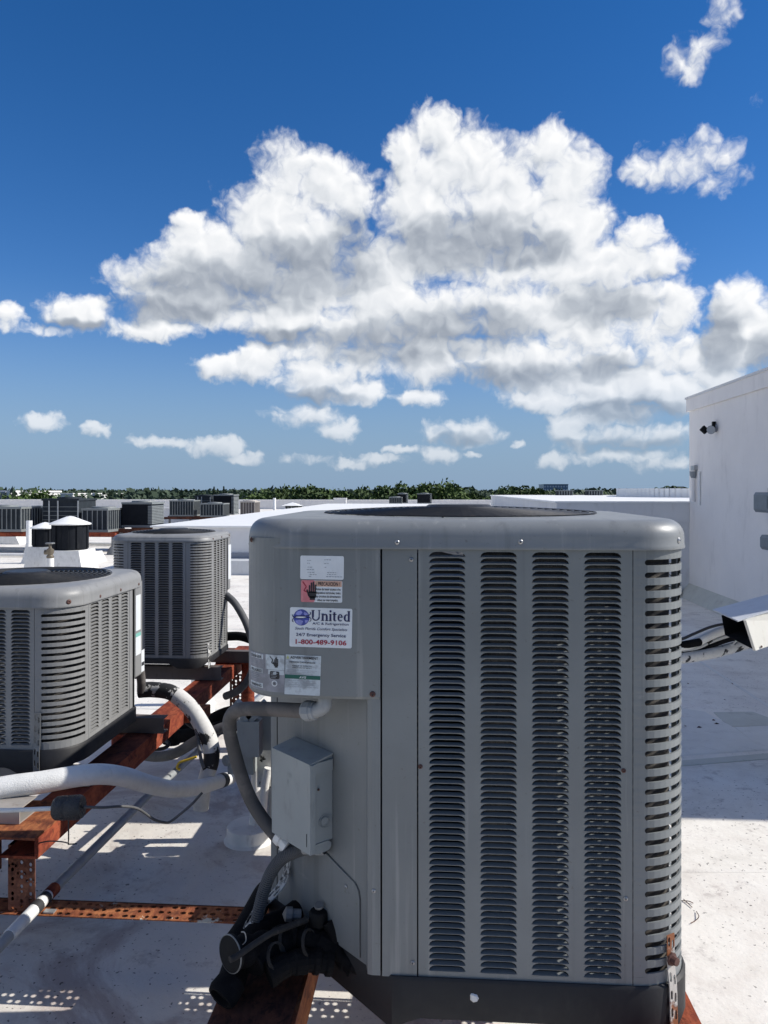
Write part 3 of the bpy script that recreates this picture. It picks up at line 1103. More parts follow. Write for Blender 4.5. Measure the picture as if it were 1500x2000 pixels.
        zb = z0 + (H - rows * slat_p) * .55
        zt = zb + rows * slat_p
        mb = MB()
        ns = 10
        def strip_(za, zb_):
            ss = [-fb + .0015] + [arcL * i / ns for i in range(ns + 1)] + [arcL + fb - .0015]
            for i in range(len(ss) - 1):
                mb.quad(cf(ss[i], za), cf(ss[i + 1], za), cf(ss[i + 1], zb_), cf(ss[i], zb_))
        strip_(z0 - .004, zb)
        strip_(zt, z1 + .02)
        for k in range(rows):
            zc = zb + (k + .5) * slat_p
            arc = [(s0 + rs - rs * math.cos(PI / 2 * (1 - abs(t))) if False else s0 + rs - rs * math.cos(t * PI / 2), zc + rs * math.sin(t * PI / 2)) for t in [-1, -.6, -.2, .2, .6, 1]]
            right_ = [(s0 + rs, zc - slat_p / 2)] + arc + [(s0 + rs, zc + slat_p / 2)]
            for i in range(len(right_) - 1):
                (xa, ya), (xb, yb) = right_[i], right_[i + 1]
                mb.quad(cf(-fb + .0015, ya), cf(xa, ya), cf(xb, yb), cf(-fb + .0015, yb))
                xa, xb = arcL - xa, arcL - xb
                mb.quad(cf(xa, ya), cf(arcL + fb - .0015, ya), cf(arcL + fb - .0015, yb), cf(xb, yb))
        pn = B(mb, 'corner_panel', G, sm=50)
        def slat_into(m2, zlo, zhi):
            ss = [s0 + rs + (s1 - s0 - 2 * rs) * i / ns for i in range(ns + 1)]
            for i in range(ns):
                a_, b_ = ss[i], ss[i + 1]
                m2.quad(cf(a_, zlo), cf(b_, zlo), cf(b_, zhi), cf(a_, zhi))
                m2.quad(cf(a_, zhi), cf(b_, zhi), cf(b_, zhi, .004), cf(a_, zhi, .004))
                m2.quad(cf(b_, zlo), cf(a_, zlo), cf(a_, zlo, .004), cf(b_, zlo, .004))
        sh = slat_p - h
        if cname in single_corner:
            m2 = MB(); slat_into(m2, -sh / 2, sh / 2)
            sm_ = m2.mesh('slat', G, smooth=50)
            for k in range(rows - 1):
                link('slat', sm_, pn, (0, 0, zb + (k + 1) * slat_p))
            for (e0, e1) in ((zb, zb + slat_p / 2 - rs), (zt - slat_p / 2 + rs, zt)):
                m2 = MB(); slat_into(m2, e0, e1); B(m2, 'slat', G, pn, 50)
        else:
            m2 = MB()
            for k in range(rows - 1):
                slat_into(m2, zb + (k + 1) * slat_p - sh / 2, zb + (k + 1) * slat_p + sh / 2)
            slat_into(m2, zb, zb + slat_p / 2 - rs); slat_into(m2, zt - slat_p / 2 + rs, zt)
            o = B(m2, 'slats', G, pn, 50)
            o['kind'] = 'stuff'
    # service corner below the control cover: cut off at 45 degrees
    A = Vector((chx, -Dp / 2, 0)); Bp = Vector((-Wd / 2, chy, 0))
    ed = (Bp - A).normalized(); en = Vector((-1, -1, 0)).normalized()
    pth = [A + Vector((-.0005, 0, 0)), A + Vector((-.018, 0, 0)), A + Vector((-.027, .003, 0)), A + ed * .045, A + ed * ((Bp - A).length - .03)]
    mb = MB()
    for i in range(len(pth) - 1):
        a_, b_ = pth[i], pth[i + 1]
        mb.quad((b_.x, b_.y, z0 - .003), (a_.x, a_.y, z0 - .003), (a_.x, a_.y, z1), (b_.x, b_.y, z1))
    a_ = pth[0]
    mb.quad((a_.x, a_.y, z0 - .003), (a_.x, a_.y + .014, z0 - .003), (a_.x, a_.y + .014, z1), (a_.x, a_.y, z1))
    B(mb, 'service_panel', G, sm=50)
    mb = MB()
    a_, b_ = A + ed * ((Bp - A).length - .026) - en * .0, Bp + Vector((0, 0, 0))
    mb.quad((b_.x, b_.y, z0 - .003), (a_.x, a_.y, z0 - .003), (a_.x, a_.y, z1), (b_.x, b_.y, z1))
    mb.quad((b_.x, b_.y + .02, z0 - .003), (b_.x, b_.y, z0 - .003), (b_.x, b_.y, z1), (b_.x, b_.y + .02, z1))
    B(mb, 'corner_post', G)
    mb = MB()                                 # dark backing behind the seams of the service corner
    a_, b_ = A - en * .015, Bp - en * .015
    mb.quad((b_.x, b_.y, z0), (a_.x + .02, a_.y, z0), (a_.x + .02, a_.y, z1), (b_.x, b_.y, z1))
    B(mb, 'backing', M['dark'])
    # control cover, following the full rounded corner
    rc = .095
    cp = [(chx - .001, -Dp / 2)]
    ccx, ccy = -Wd / 2 + rc, -Dp / 2 + rc
    n = 12
    for i in range(n + 1):
        a = R(-90 - 90 * i / n)
        cp.append((ccx + rc * math.cos(a), ccy + rc * math.sin(a)))
    cp.append((-Wd / 2, chy))
    cz0 = Hc
    pr = .003
    mb = MB()
    def offp(p, o):
        x, y = p
        if y <= ccy and x >= ccx: return (x, y - o)
        if x <= ccx and y >= ccy: return (x - o, y)
        dx, dy = x - ccx, y - ccy
        L = math.hypot(dx, dy)
        return (x + dx / L * o, y + dy / L * o)
    o1 = [offp(p, pr) for p in cp]
    for i in range(len(cp) - 1):
        a_, b_ = o1[i], o1[i + 1]
        mb.quad((b_[0], b_[1], cz0 + .006), (a_[0], a_[1], cz0 + .006), (a_[0], a_[1], z1 + .02), (b_[0], b_[1], z1 + .02))
        c_, d_ = offp(cp[i], pr - .004), offp(cp[i + 1], pr - .004)
        mb.quad((d_[0], d_[1], cz0), (c_[0], c_[1], cz0), (a_[0], a_[1], cz0 + .006), (b_[0], b_[1], cz0 + .006))
    bot = [offp(p, pr - .004) for p in cp]
    mb.add([(x, y, cz0) for x, y in bot], [tuple(range(len(bot)))])
    a_ = o1[0]
    mb.quad((a_[0], a_[1], cz0), (a_[0], a_[1] + .016, cz0), (a_[0], a_[1] + .016, z1), (a_[0], a_[1], z1))
    a_ = o1[-1]
    mb.quad((a_[0] + .02, a_[1], cz0), (a_[0], a_[1], cz0), (a_[0], a_[1], z1), (a_[0] + .02, a_[1], z1))
    cover = B(mb, 'control_cover', G, sm=50)
    # lid with rounded shoulders
    mb = MB()
    lr = .036
    zl = z1 - .001
    zt_ = zl + lid_h
    prof = [(.003, zl + .004), (.0065, zl), (.0075, zl + .004), (.006, zl + .008), (.0055, zt_ - lr)]
    for i in range(1, 8):
        a = PI / 2 * i / 7
        prof.append((.0055 - lr * (1 - math.cos(a)), zt_ - lr + lr * math.sin(a)))
    rings = [[(x, y, z) for x, y in rr(Wd, Dp, r, 10, 8, o)] for (o, z) in prof]
    Rg = min(Wd, Dp) / 2 - .034
    last = rings[-1]
    mid = []
    for t, dz in ((.5, .0015), (.93, .003)):
        ring = []
        for (x, y, z) in last:
            a = math.atan2(y / Dp, x / Wd)
            cx_, cy_ = Rg * math.cos(a), Rg * math.sin(a)
            ring.append((x + (cx_ - x) * t, y + (cy_ - y) * t, zt_ + dz))
        mid.append(ring)
    circ = []
    for (rad, z) in ((Rg, zt_ + .004), (Rg - .006, zt_ + .002), (Rg - .008, zt_ - .05)):
        circ.append([(rad * math.cos(math.atan2(y / Dp, x / Wd)), rad * math.sin(math.atan2(y / Dp, x / Wd)), z) for (x, y, _) in last])
    loft(mb, rings + mid + circ)
    lid = B(mb, 'lid', M['lid'] if mat == 'grey' else G, sm=45)
    # fan guard: rings of wire and spokes
    mb = MB()
    k = 0
    rad = Rg - .004
    while rad > .05:
        zz = zt_ + .006 + .012 * (1 - (rad / Rg) ** 2)
        mb.tube([(rad * math.cos(2 * PI * i / 56), rad * math.sin(2 * PI * i / 56), zz) for i in range(56)], .0017, 4, closed=True)
        rad -= .0175
    for i in range(10):
        a = 2 * PI * (i + .3) / 10
        mb.tube([(q * math.cos(a), q * math.sin(a), zt_ + .003 + .012 * (1 - (q / Rg) ** 2)) for q in (.04, Rg * .5, Rg)], .0024, 4)
    mb.lathe((0, 0, zt_ + .018), [(0, .006), (.075, .006), (.085, 0), (.085, -.004)], 24)
    B(mb, 'fan_guard', M['wire'])
    mb = MB()
    for b_ in range(3):
        a = 2 * PI * b_ / 3 + .4
        for s in range(4):
            ra, rb_ = .06 + (Rg - .1) * s / 4, .06 + (Rg - .1) * (s + 1) / 4
            P = []
            for (q, da, dz) in ((ra, -.34, .02), (rb_, -.34, .02), (rb_, .34, -.03), (ra, .34, -.03)):
                P.append((q * math.cos(a + da), q * math.sin(a + da), zt_ - .07 + dz))
            mb.add(P, [(0, 1, 2, 3)])
    mb.lathe((0, 0, zt_ - .2), [(0, .16), (.08, .16), (.085, .14), (.085, 0), (0, 0)], 20)
    B(mb, 'fan', M['fan'])
    mb = MB()
    ring = rr(Wd - .09, Dp - .09, max(.03, r - .03), 4, 2)
    mb.add([(x, y, zt_ - .35) for x, y in ring], [tuple(range(len(ring)))])
    B(mb, 'inner_deck', M['dark'])

    def screw(x, y, z, nx, ny, par, rad=.0042, mt='screw'):
        m_ = MB()
        m_.lathe((x, y, z), [(rad * .25, .0012), (rad * .5, .0030), (rad, .0022), (rad * 1.25, .0008), (rad * 1.25, 0)], 10, axis=(nx, ny, 0))
        m_.add([], [])
        return B(m_, 'screw', M[mt], par, 30)
    root['lid_top'] = zt_
    return dict(root=root, cover=cover, lid=lid, screw=screw, z0=z0, z1=z1, A=A, B=Bp, ed=ed, en=en, cover_path=cp, rc=rc, ccx=ccx, ccy=ccy, Wd=Wd, Dp=Dp, chx=chx, H=H, pan_h=pan_h)

# ---------------------------------------------------------------- the large unit in front
MW, MD = .917, .74
MZ = .483
FRONT_V = 1.56
main_c = Vector((.0525, FRONT_V + MD / 2, MZ))
main = condenser('condenser_unit', 'tall dark grey air conditioner nearest the camera, with stickers on its corner cover', 'air conditioner', 'grey air conditioners on steel beams',
                 main_c, 0, MW, MD, .867, Hc=1.1226 - MZ, single=('front',), single_corner=('front_right',))
root = main['root']
Z3 = Vector((0, 0, 0))


def onface(px, py, v=FRONT_V):
    """a point of the unit's front plane, in the unit's own frame: (x, z)"""
    k = (px - 750) / 1500.0
    Y = v / (CS + SN * k)
    X = k * Y
    return (X * CS - Y * SN) - main_c.x, EYE - (py - 957) / 1500.0 * Y - MZ


S = main['screw']
yf = -MD / 2
for (px, py, mt) in ((776, 1059, 'screw'), (1016, 1058, 'screw'), (510, 1056, 'screw_rust')):
    x, z = onface(px, py)
    if px == 510:
        a = R(-90 - 52)
        S(main['ccx'] + .101 * math.cos(a) - .0, main['ccy'] + .101 * math.sin(a), z, math.cos(a), math.sin(a), main['lid'], .0045, mt)
    else:
        S(x, yf - .0055, z, 0, -1, main['lid'])
a = R(-42)
S(MW / 2 - .11 + .1155 * math.cos(a), -MD / 2 + .11 + .1155 * math.sin(a), 1.448 - MZ, math.cos(a), math.sin(a), main['lid'], .005, 'screw')
for (px, py, mt) in ((803, 1093, 'screw'), (821, 1497, 'screw_rust'), (1218, 1505, 'screw_rust'), (806, 1880, 'screw'), (1222, 1755, 'screw')):
    x, z = onface(px, py)
    S(x, yf - .0002, z, 0, -1, root, .0038, mt)
x, z = onface(728, 1355)
S(x, yf - .003, z, 0, -1, main['cover'], .005, 'screw_rust')
x, z = onface(730, 1740)
S(x, yf + .0002, z, 0, -1, root, .0035)
# the access panel on the cut-off corner
A, ed, en = main['A'], main['ed'], main['en']


def chp(t, z, off=0.0):
    p = A + ed * t + en * off
    return (p.x, p.y, z - MZ)


poly = [(.066, .568), (.066, .690), (.070, .706), (.082, .718), (.21, .752), (.372, .79), (.372, .568)]
mb = MB()
n = len(poly)
mb.add([chp(t, z, .0022) for t, z in poly] + [chp(t, z, 0) for t, z in poly],
       [tuple(range(n - 1, -1, -1))] + [(i, (i + 1) % n, n + (i + 1) % n, n + i) for i in range(n)])
mb.build('access_panel', M['grey'], root, off=Z3)
po = [(.0645, .568)] + [(.0645, .691), (.0686, .707), (.081, .7196), (.21, .7536), (.30, .777)]
mb = MB()
for i in range(len(po) - 1):
    (a0, b0), (a1, b1) = po[i], po[i + 1]
    mb.add([chp(a0, b0, .0006), chp(a1, b1, .0006), chp(a1 - .0016, b1 + .0006, .0006), chp(a0 - .0016, b0 + .0006, .0006)], [(0, 1, 2, 3)])
mb.build('panel_seam', M['dark'], root, off=Z3)
mb = MB(); x, z = onface(926, 1944)
mb.lathe((x, yf - .0085, z), [(.009, 0), (.006, .003), (0, .0035)], 7, axis=(0, -1, 0)); mb.lathe((x - .004, yf - .0085, z + .005), [(.005, 0), (.003, .003), (0, .0035)], 6, axis=(0, -1, 0))
mb.build('paint_fleck', M['white_paint'], root, off=Z3)
q = chp(.11, .70, .0025)
S(q[0], q[1], q[2], en.x, en.y, root, .0035)

# ---------------------------------------------------------------- stickers
def text_geo(body, size, bold=0.0, shear=0.0, width=None):
    cu_ = bpy.data.curves.new('t', 'FONT')
    cu_.body = body
    cu_.size = 1.0
    cu_.shear = shear
    cu_.offset = bold
    cu_.resolution_u = 3
    o = bpy.data.objects.new('t', cu_)
    COL.objects.link(o)
    dg = bpy.context.evaluated_depsgraph_get()
    me = bpy.data.meshes.new_from_object(o.evaluated_get(dg))
    vv = [(v.co.x, v.co.y) for v in me.vertices]
    ff = [tuple(p.vertices) for p in me.polygons]
    bpy.data.objects.remove(o)
    bpy.data.curves.remove(cu_)
    bpy.data.meshes.remove(me)
    if not vv:
        return [], []
    x0 = min(v[0] for v in vv); x1 = max(v[0] for v in vv)
    sx = size if width is None else width / (x1 - x0)
    return [((x - x0) * sx, y * size) for x, y in vv], ff


cpath_s = None


def cover_fn(x, z, off):
    """x in the unit's frame measured along the unrolled cover (left of the corner it bends round)"""
    if x >= main['ccx']:
        return (x, yf - .003 - off, z)
    s = main['ccx'] - x
    rc = main['rc']
    if s < rc * PI / 2:
        a = R(-90) - s / rc
        rad = rc + .003 + off
        return (main['ccx'] + rad * math.cos(a), main['ccy'] + rad * math.sin(a), z)
    return (-MW / 2 - .003 - off, main['ccy'] + (s - rc * PI / 2), z)


def round_rect(x0, z0, x1, z1, r, n=4):
    P = []
    for cx, cz, a0 in ((x1 - r, z0 + r, -90), (x1 - r, z1 - r, 0), (x0 + r, z1 - r, 90), (x0 + r, z0 + r, 180)):
        for i in range(n + 1):
            a = R(a0 + 90 * i / n)
            P.append((cx + r * math.cos(a), cz + r * math.sin(a)))
    return P


class Sticker:
    def __init__(self, x0, z0, x1, z1, mat, r=.003, off=.0006, name='sticker', curved=False, tilt=0.0, label=None):
        self.o, self.off, self.tilt = (x0, z0), off, tilt
        self.w, self.h = x1 - x0, z1 - z0
        mb = MB()
        if curved:
            n = 10
            for i in range(n):
                a, b = self.w * i / n, self.w * (i + 1) / n
                mb.quad(self.p(a, 0), self.p(b, 0), self.p(b, self.h), self.p(a, self.h))
        else:
            P = round_rect(0, 0, self.w, self.h, r)
            mb.add([self.p(x, z) for x, z in P], [tuple(range(len(P)))])
        self.obj = mb.build(name, mat, root, off=Z3)
        if label:
            self.obj['label'] = label

    def p(self, x, z, k=0):
        x, z = x + self.tilt * (z - self.h / 2) * -1, z + self.tilt * (x - self.w / 2)
        return cover_fn(self.o[0] + x, self.o[1] + z, self.off + .0004 * k)

    def poly(self, pts, mat, k=1, name='print'):
        mb = MB()
        mb.add([self.p(x, z, k) for x, z in pts], [tuple(range(len(pts)))])
        return mb.build(name, mat, self.obj, off=Z3)

    def polys(self, plist, mat, k=1, name='print'):
        mb = MB()
        for pts in plist:
            mb.add([self.p(x, z, k) for x, z in pts], [tuple(range(len(pts)))])
        return mb.build(name, mat, self.obj, off=Z3)

    def text(self, body, x, z, size, mat, width=None, bold=0.0, shear=0.0, k=2, name='lettering', align='l'):
        vv, ff = text_geo(body, size, bold, shear, width)
        if not vv:
            return
        w = max(v[0] for v in vv)
        dx = x if align == 'l' else (x - w / 2)
        mb = MB()
        mb.add([self.p(dx + a, z + b, k) for a, b in vv], ff)
        return mb.build(name, mat, self.obj, off=Z3)


def rect(x0, z0, x1, z1):
    return [(x0, z0), (x1, z0), (x1, z1), (x0, z1)]


def bar(x0, z0, x1, z1, t):
    d = Vector((x1 - x0, z1 - z0)); d.normalize()
    n = Vector((-d.y, d.x)) * t / 2
    return [(x0 - n.x, z0 - n.y), (x1 - n.x, z1 - n.y), (x1 + n.x, z1 + n.y), (x0 + n.x, z0 + n.y)]


def hand(x, z, h):
    """raised hand with a bolt, in a field h tall"""
    P = []
    w = h * .42
    P.append(round_rect(x, z + h * .12, x + w, z + h * .46, h * .07))
    P.append(rect(x + w * .16, z, x + w * .84, z + h * .2))
    for i, (fx, fh) in enumerate(((.02, .80), (.27, .95), (.52, 1.0), (.77, .84))):
        P.append(round_rect(x + w * fx, z + h * .38, x + w * (fx + .2), z + h * fh, h * .035))
    P.append(bar(x + w * .05, z + h * .22, x - w * .22, z + h * .56, h * .09))
    return P


def disc(cx, cz, rx, rz, n=28, a0=0, a1=360):
    return [(cx + rx * math.cos(R(a0 + (a1 - a0) * i / n)), cz + rz * math.sin(R(a0 + (a1 - a0) * i / n))) for i in range(n)]


def box_of(px0, py0, px1, py1):
    x0, zb = onface(px0, py1)
    x1, zt = onface(px1, py0)
    return x0, zb, x1, zt


# rating plate, almost bleached away
x0, zb, x1, zt = box_of(587, 1085.5, 672, 1131)
st = Sticker(x0, zb, x1, zt, M['white_label'], .0035, name='rating_plate', tilt=-.01, label='bleached white rating plate with faint print')
w, h = st.w, st.h
rng = random.Random(3)
ln = []
for (fx, fz, n_) in ((.16, .78, 2), (.55, .82, 3), (.16, .66, 2), (.55, .66, 2), (.17, .50, 2), (.56, .50, 1), (.15, .40, 3), (.17, .28, 3), (.62, .28, 4), (.22, .19, 3), (.62, .2, 4), (.2, .11, 1), (.6, .11, 6)):
    x = fx * w
    for i in range(n_):
        l = rng.uniform(.02, .06) * w
        ln.append(rect(x, fz * h, x + l, fz * h + .025 * h))
        x += l + .015 * w
st.polys(ln, M['ink_faded'], 1, 'faint_print')
# Spanish warning
x0, zb, x1, zt = box_of(588.5, 1133.5, 669, 1175.5)
st = Sticker(x0, zb, x1, zt, M['white_label'], .003, name='warning_label', tilt=-.012, label='torn Spanish warning label with hand and red field')
w, h = st.w, st.h
st.poly(round_rect(0, 0, w * .335, h, .003), M['pink_label'], 1, 'red_field')
st.poly(rect(w * .337, h * .72, w * .985, h * .985), M['orange_label'], 1, 'heading_field')
st.polys(hand(w * .185, h * .10, h * .84), M['ink'], 2, 'hand_symbol')
st.polys([bar(w * .04, h * .93, w * .13, h * .70, .0022), bar(w * .13, h * .70, w * .07, h * .52, .0022), bar(w * .07, h * .52, w * .155, h * .46, .0022)], M['ink_red'], 2, 'bolt_symbol')
st.text('¡ PRECAUCION !', w * .37, h * .765, h * .23, M['ink'], w * .57, .02)
for i, tx in enumerate(('Antes de tener acceso a los', 'dispositivos terminales, todos', 'los circuitos de alimentacion', 'deben ser interrumpidos.')):
    st.text(tx, w * (.36 if i < 3 else .40), h * (.55 - i * .165), h * .15, M['ink'], w * (.60 if i < 3 else .50), .02)
# service company sticker
x0, zb, x1, zt = box_of(566.5, 1187.5, 688, 1263)
st = Sticker(x0, zb, x1, zt, M['white_label'], .0035, name='service_sticker', tilt=-.018, label='white service sticker with globe, blue name and red phone number')
w, h = st.w, st.h
cx, cz, rg = w * .187, h * .745, h * .205
st.poly(disc(cx, cz, rg, rg), M['ink_blue'], 1, 'globe_symbol')
st.polys([[(cx + rg * a, cz + rg * b) for a, b in ((-.55, .72), (-.1, .88), (.12, .62), (-.12, .3), (-.5, .28), (-.8, .4))],
          [(cx + rg * a, cz + rg * b) for a, b in ((.35, .75), (.72, .55), (.86, .28), (.45, .25), (.28, .45))],
          [(cx + rg * a, cz + rg * b) for a, b in ((-.8, -.42), (-.2, -.28), (.2, -.42), (.12, -.8), (-.1, -.96), (-.55, -.76))],
          [(cx + rg * a, cz + rg * b) for a, b in ((.42, -.32), (.88, -.3), (.72, -.6), (.5, -.72))]], M['ink_sky'], 2, 'continents')
st.poly(disc(cx - rg * .05, cz + rg * .02, rg * .72, rg * .10), M['white_label'], 3, 'band_symbol')
sw = []
def arc_bars(pts, t):
    return [bar(pts[i][0], pts[i][1], pts[i + 1][0], pts[i + 1][1], t) for i in range(len(pts) - 1)]
sw += arc_bars([(cx + rg * a, cz + rg * b) for a, b in ((-1.15, .32), (-1.08, .12), (-.9, -.02), (-.5, .16), (0, .2), (.5, .22), (.95, .3), (1.12, .46), (1.16, .62), (1.04, .66))], rg * .10)
sw += arc_bars([(cx + rg * a, cz + rg * b) for a, b in ((-.95, -.02), (-.4, -.1), (.2, -.08), (.7, .04), (1.1, .02), (1.22, -.18), (1.16, -.38), (1.02, -.46))], rg * .08)
sw += arc_bars([(cx + rg * a, cz + rg * b) for a, b in ((-1.0, -.14), (-1.12, -.3), (-1.08, -.52), (-.98, -.58))], rg * .10)
st.polys(sw, M['ink_navy'], 3, 'orbit_symbol')


def serif_name(x, z, cap):
    """the name in a bold roman letter, drawn stroke by stroke"""
    P = []
    sw_, th, sf = cap * .20, cap * .075, cap * .06
    xh = cap * .68

    def stem(x_, z0_, z1_, wd=sw_, top=True, bottom=True, l=1, r=1):
        P.append(rect(x_, z0_, x_ + wd, z1_))
        if bottom:
            P.append(rect(x_ - sf * 1.2 * l, z0_, x_ + wd + sf * 1.2 * r, z0_ + th * .7))
        if top:
            P.append(rect(x_ - sf * 1.2 * l, z1_ - th * .7, x_ + wd + sf * 1.2 * r, z1_))

    def bow(cx_, cz_, rx, rz, a0, a1, tv, thn, n_=12):
        """arc whose sides are thick and top and bottom thin"""
        for i in range(n_):
            q0 = R(a0 + (a1 - a0) * i / n_); q1 = R(a0 + (a1 - a0) * (i + 1) / n_)
            P.append([(cx_ + rx * math.cos(q0), cz_ + rz * math.sin(q0)), (cx_ + rx * math.cos(q1), cz_ + rz * math.sin(q1)),
                      (cx_ + (rx - tv) * math.cos(q1), cz_ + (rz - thn) * math.sin(q1)), (cx_ + (rx - tv) * math.cos(q0), cz_ + (rz - thn) * math.sin(q0))][::-1])
    # U
    uw = cap * .82
    stem(x, z + cap * .34, z + cap, sw_, True, False)
    stem(x + uw - cap * .12, z + cap * .34, z + cap, cap * .10, True, False)
    bow(x + uw / 2 - cap * .005, z + cap * .345, uw / 2, cap * .36, 180, 360, cap * .15, cap * .10)
    x += uw + cap * .20
    # n
    stem(x, z, z + xh, sw_, True, True, 1, .6)
    stem(x + cap * .42, z, z + xh * .66, sw_, False, True)
    bow(x + cap * .385, z + xh * .63, cap * .235, xh * .37, 0, 150, sw_, cap * .09)
    x += cap * .80
    # i
    stem(x, z, z + xh, sw_, True, True, 1, 0); P[-1] = rect(x - sf * 1.2, z + xh - th * .7, x + sw_, z + xh)
    P.append(rect(x - sf * 1.2, z, x + sw_ + sf * 1.2, z + th * .7))
    P.append(disc(x + sw_ / 2, z + cap * .93, sw_ * .58, sw_ * .58, 14))
    x += cap * .40
    # t
    P.append(rect(x, z + xh * .16, x + sw_, z + cap * .86))
    P.append(rect(x - cap * .08, z + xh - th, x + cap * .34, z + xh))
    bow(x + cap * .20, z + xh * .22, cap * .20, xh * .23, 180, 320, cap * .17, cap * .08)
    x += cap * .44
    # e
    bow(x + cap * .27, z + xh / 2, cap * .27, xh * .51, 40, 318, sw_ * .9, cap * .07, 18)
    P.append(rect(x + cap * .1, z + xh * .52, x + cap * .50, z + xh * .52 + th))
    bow(x + cap * .31, z + xh * .56, cap * .22, xh * .43, 0, 60, sw_ * .7, cap * .06, 6)
    x += cap * .64
    # d
    bow(x + cap * .28, z + xh * .5, cap * .28, xh * .51, 55, 305, sw_ * .95, cap * .08, 16)
    stem(x + cap * .42, z, z + cap, sw_, True, True, 1, .4)
    return P


nm = serif_name(0, 0, 1.0)
wx = max(p[0] for q in nm for p in q)
capz = h * .265
fx = (w * .80 - w * .31 + w * .34 * 0) 
scx = (w * .955 - w * .385 + w * .04) / wx
st.polys([[(w * .355 + a * scx, h * .675 + b * capz) for a, b in q] for q in nm], M['ink_navy'], 2, 'lettering')
st.text('A/C & Refrigeration', w * .365, h * .575, h * .085, M['ink_navy'], w * .58, .008)
st.text('South Florida Comfort Specialists', w * .085, h * .435, h * .095, M['ink_navy'], w * .84, .004, .28)
st.text('24/7 Emergency Service', w * .105, h * .275, h * .11, M['ink_navy'], w * .80, .014)
st.text('1-800-489-9106', w * .10, h * .075, h * .165, M['ink_red'], w * .815, .022)
# weathered labels wrapping the lower corner of the cover
xa, zb = onface(556.5, 1352)
_, zt = onface(556.5, 1281)
xl = main['ccx'] - .105
st = Sticker(xl, zb, xa, zt + .002, M['bare_label'], off=.0005, name='wiring_label', curved=True, tilt=0, label='weathered grey wiring label bent round the corner')
w, h = st.w, st.h
g = M['faded_label']
def cur(s_, x0_, z0_, x1_, z1_, mat, k=1, name='print'):
    mb_ = MB(); n_ = 6
    for i in range(n_):
        a_, b_ = x0_ + (x1_ - x0_) * i / n_, x0_ + (x1_ - x0_) * (i + 1) / n_
        mb_.quad(s_.p(a_, z0_, k), s_.p(b_, z0_, k), s_.p(b_, z1_, k), s_.p(a_, z1_, k))
    return mb_.build(name, mat, s_.obj, off=Z3)
cur(st, w * .60, h * .60, w * .997, h * .995, g)
cur(st, w * .03, h * .62, w * .56, h * .995, M['bare_label'])
cur(st, w * .66, h * .47, w * .997, h * .59, g)
for (zf, n_) in ((.90, 'DANGER'), (.52, 'PELIGRO'), (.12, 'WARNING')):
    cur(st, w * .10, h * (zf - .055), w * .53, h * (zf + .075), g, 1)
    st.text(n_, w * .14, h * (zf - .035), h * .10, M['ink'], w * .35, .02, k=2)
for i in range(10):
    zf = (.80, .76, .72, .68, .42, .37, .32, .27, .05, .015)[i]
    cur(st, w * .12, h * zf, w * (.12 + .36 * rng.uniform(.6, 1)), h * (zf + .016), M['ink_faded'], 2, 'fine_print')
st.polys(hand(w * .79, h * .66, h * .28), M['ink'], 2, 'hand_symbol')
st.polys([bar(w * .70, h * .95, w * .765, h * .86, .002), bar(w * .765, h * .86, w * .735, h * .79, .002), bar(w * .735, h * .79, w * .80, h * .74, .002)], M['ink'], 2, 'bolt_symbol')
bx = round_rect(w * .70, h * .355, w * .90, h * .56, .003)
st.poly(bx, M['ink'], 2, 'dark_plate')
for i in range(4):
    st.poly(rect(w * .72, h * (.385 + i * .04), w * (.80 + .08 * rng.random()), h * (.397 + i * .04)), M['ink_faded'], 3, 'fine_print')
cx, cz = w * .80, h * .235
st.poly(disc(cx, cz, .0062, .0062), M['white_label'], 2, 'seal_symbol')
st.poly(disc(cx, cz, .0042, .0042), M['bare_label'], 3, 'seal_symbol')
st.text('UL', cx, cz - .0022, .006, M['ink'], .0055, .02, k=4, align='c')
# French notice
x0, zb, x1, zt = box_of(557.5, 1279.5, 626.5, 1356)
st = Sticker(x0, zb, x1, zt, M['faded_label'], .001, name='notice_label', tilt=-.035, label='peeling French notice label with green stripe')
w, h = st.w, st.h
st.text('ADVERTISSEMENT', w * .13, h * .905, h * .085, M['ink'], w * .79, .022)
st.polys([[(w * .02, h * .90), (w * .105, h * .90), (w * .062, h * .985)]], M['ink_yellow'], 2, 'triangle_symbol')
st.text('TENSION DANGEREUSE', w * .10, h * .80, h * .055, M['ink'], w * .74, .015)
st.text('RISQUE DE BLESSURE', w * .20, h * .715, h * .038, M['ink'], w * .55, .012)
st.text('GRAVE OU DE MORT', w * .20, h * .668, h * .038, M['ink'], w * .55, .012)
for i, tx in enumerate(('Interrompre toutes les sources', "d'alimentation avant d'ouvrir", 'le boitier de commande')):
    st.text(tx, w * .06, h * (.605 - i * .042), h * .034, M['ink_faded'], w * (.84 - .06 * i), .01)
st.poly(rect(w * .0, h * .40, w * .995, h * .498), M['ink_green'], 1, 'green_stripe')
st.text('AVIS', w * .5, h * .42, h * .075, M['white_label'], w * .20, .02, shear=.2, align='c')
for i, tx in enumerate(('Doit etre entretenu seulement', 'par du personnel qualifie ayant', 'la formation requise pour', 'ce type de materiel')):
    st.text(tx, w * .10, h * (.345 - i * .05), h * .036, M['ink_faded'], w * (.74 + .05 * (i % 2)), .01)

# ---------------------------------------------------------------- the other grey units
def at_row(u_right, v_front, Wd, Dp, z):
    return Vector((u_right - Wd / 2, v_front + Dp / 2, z))


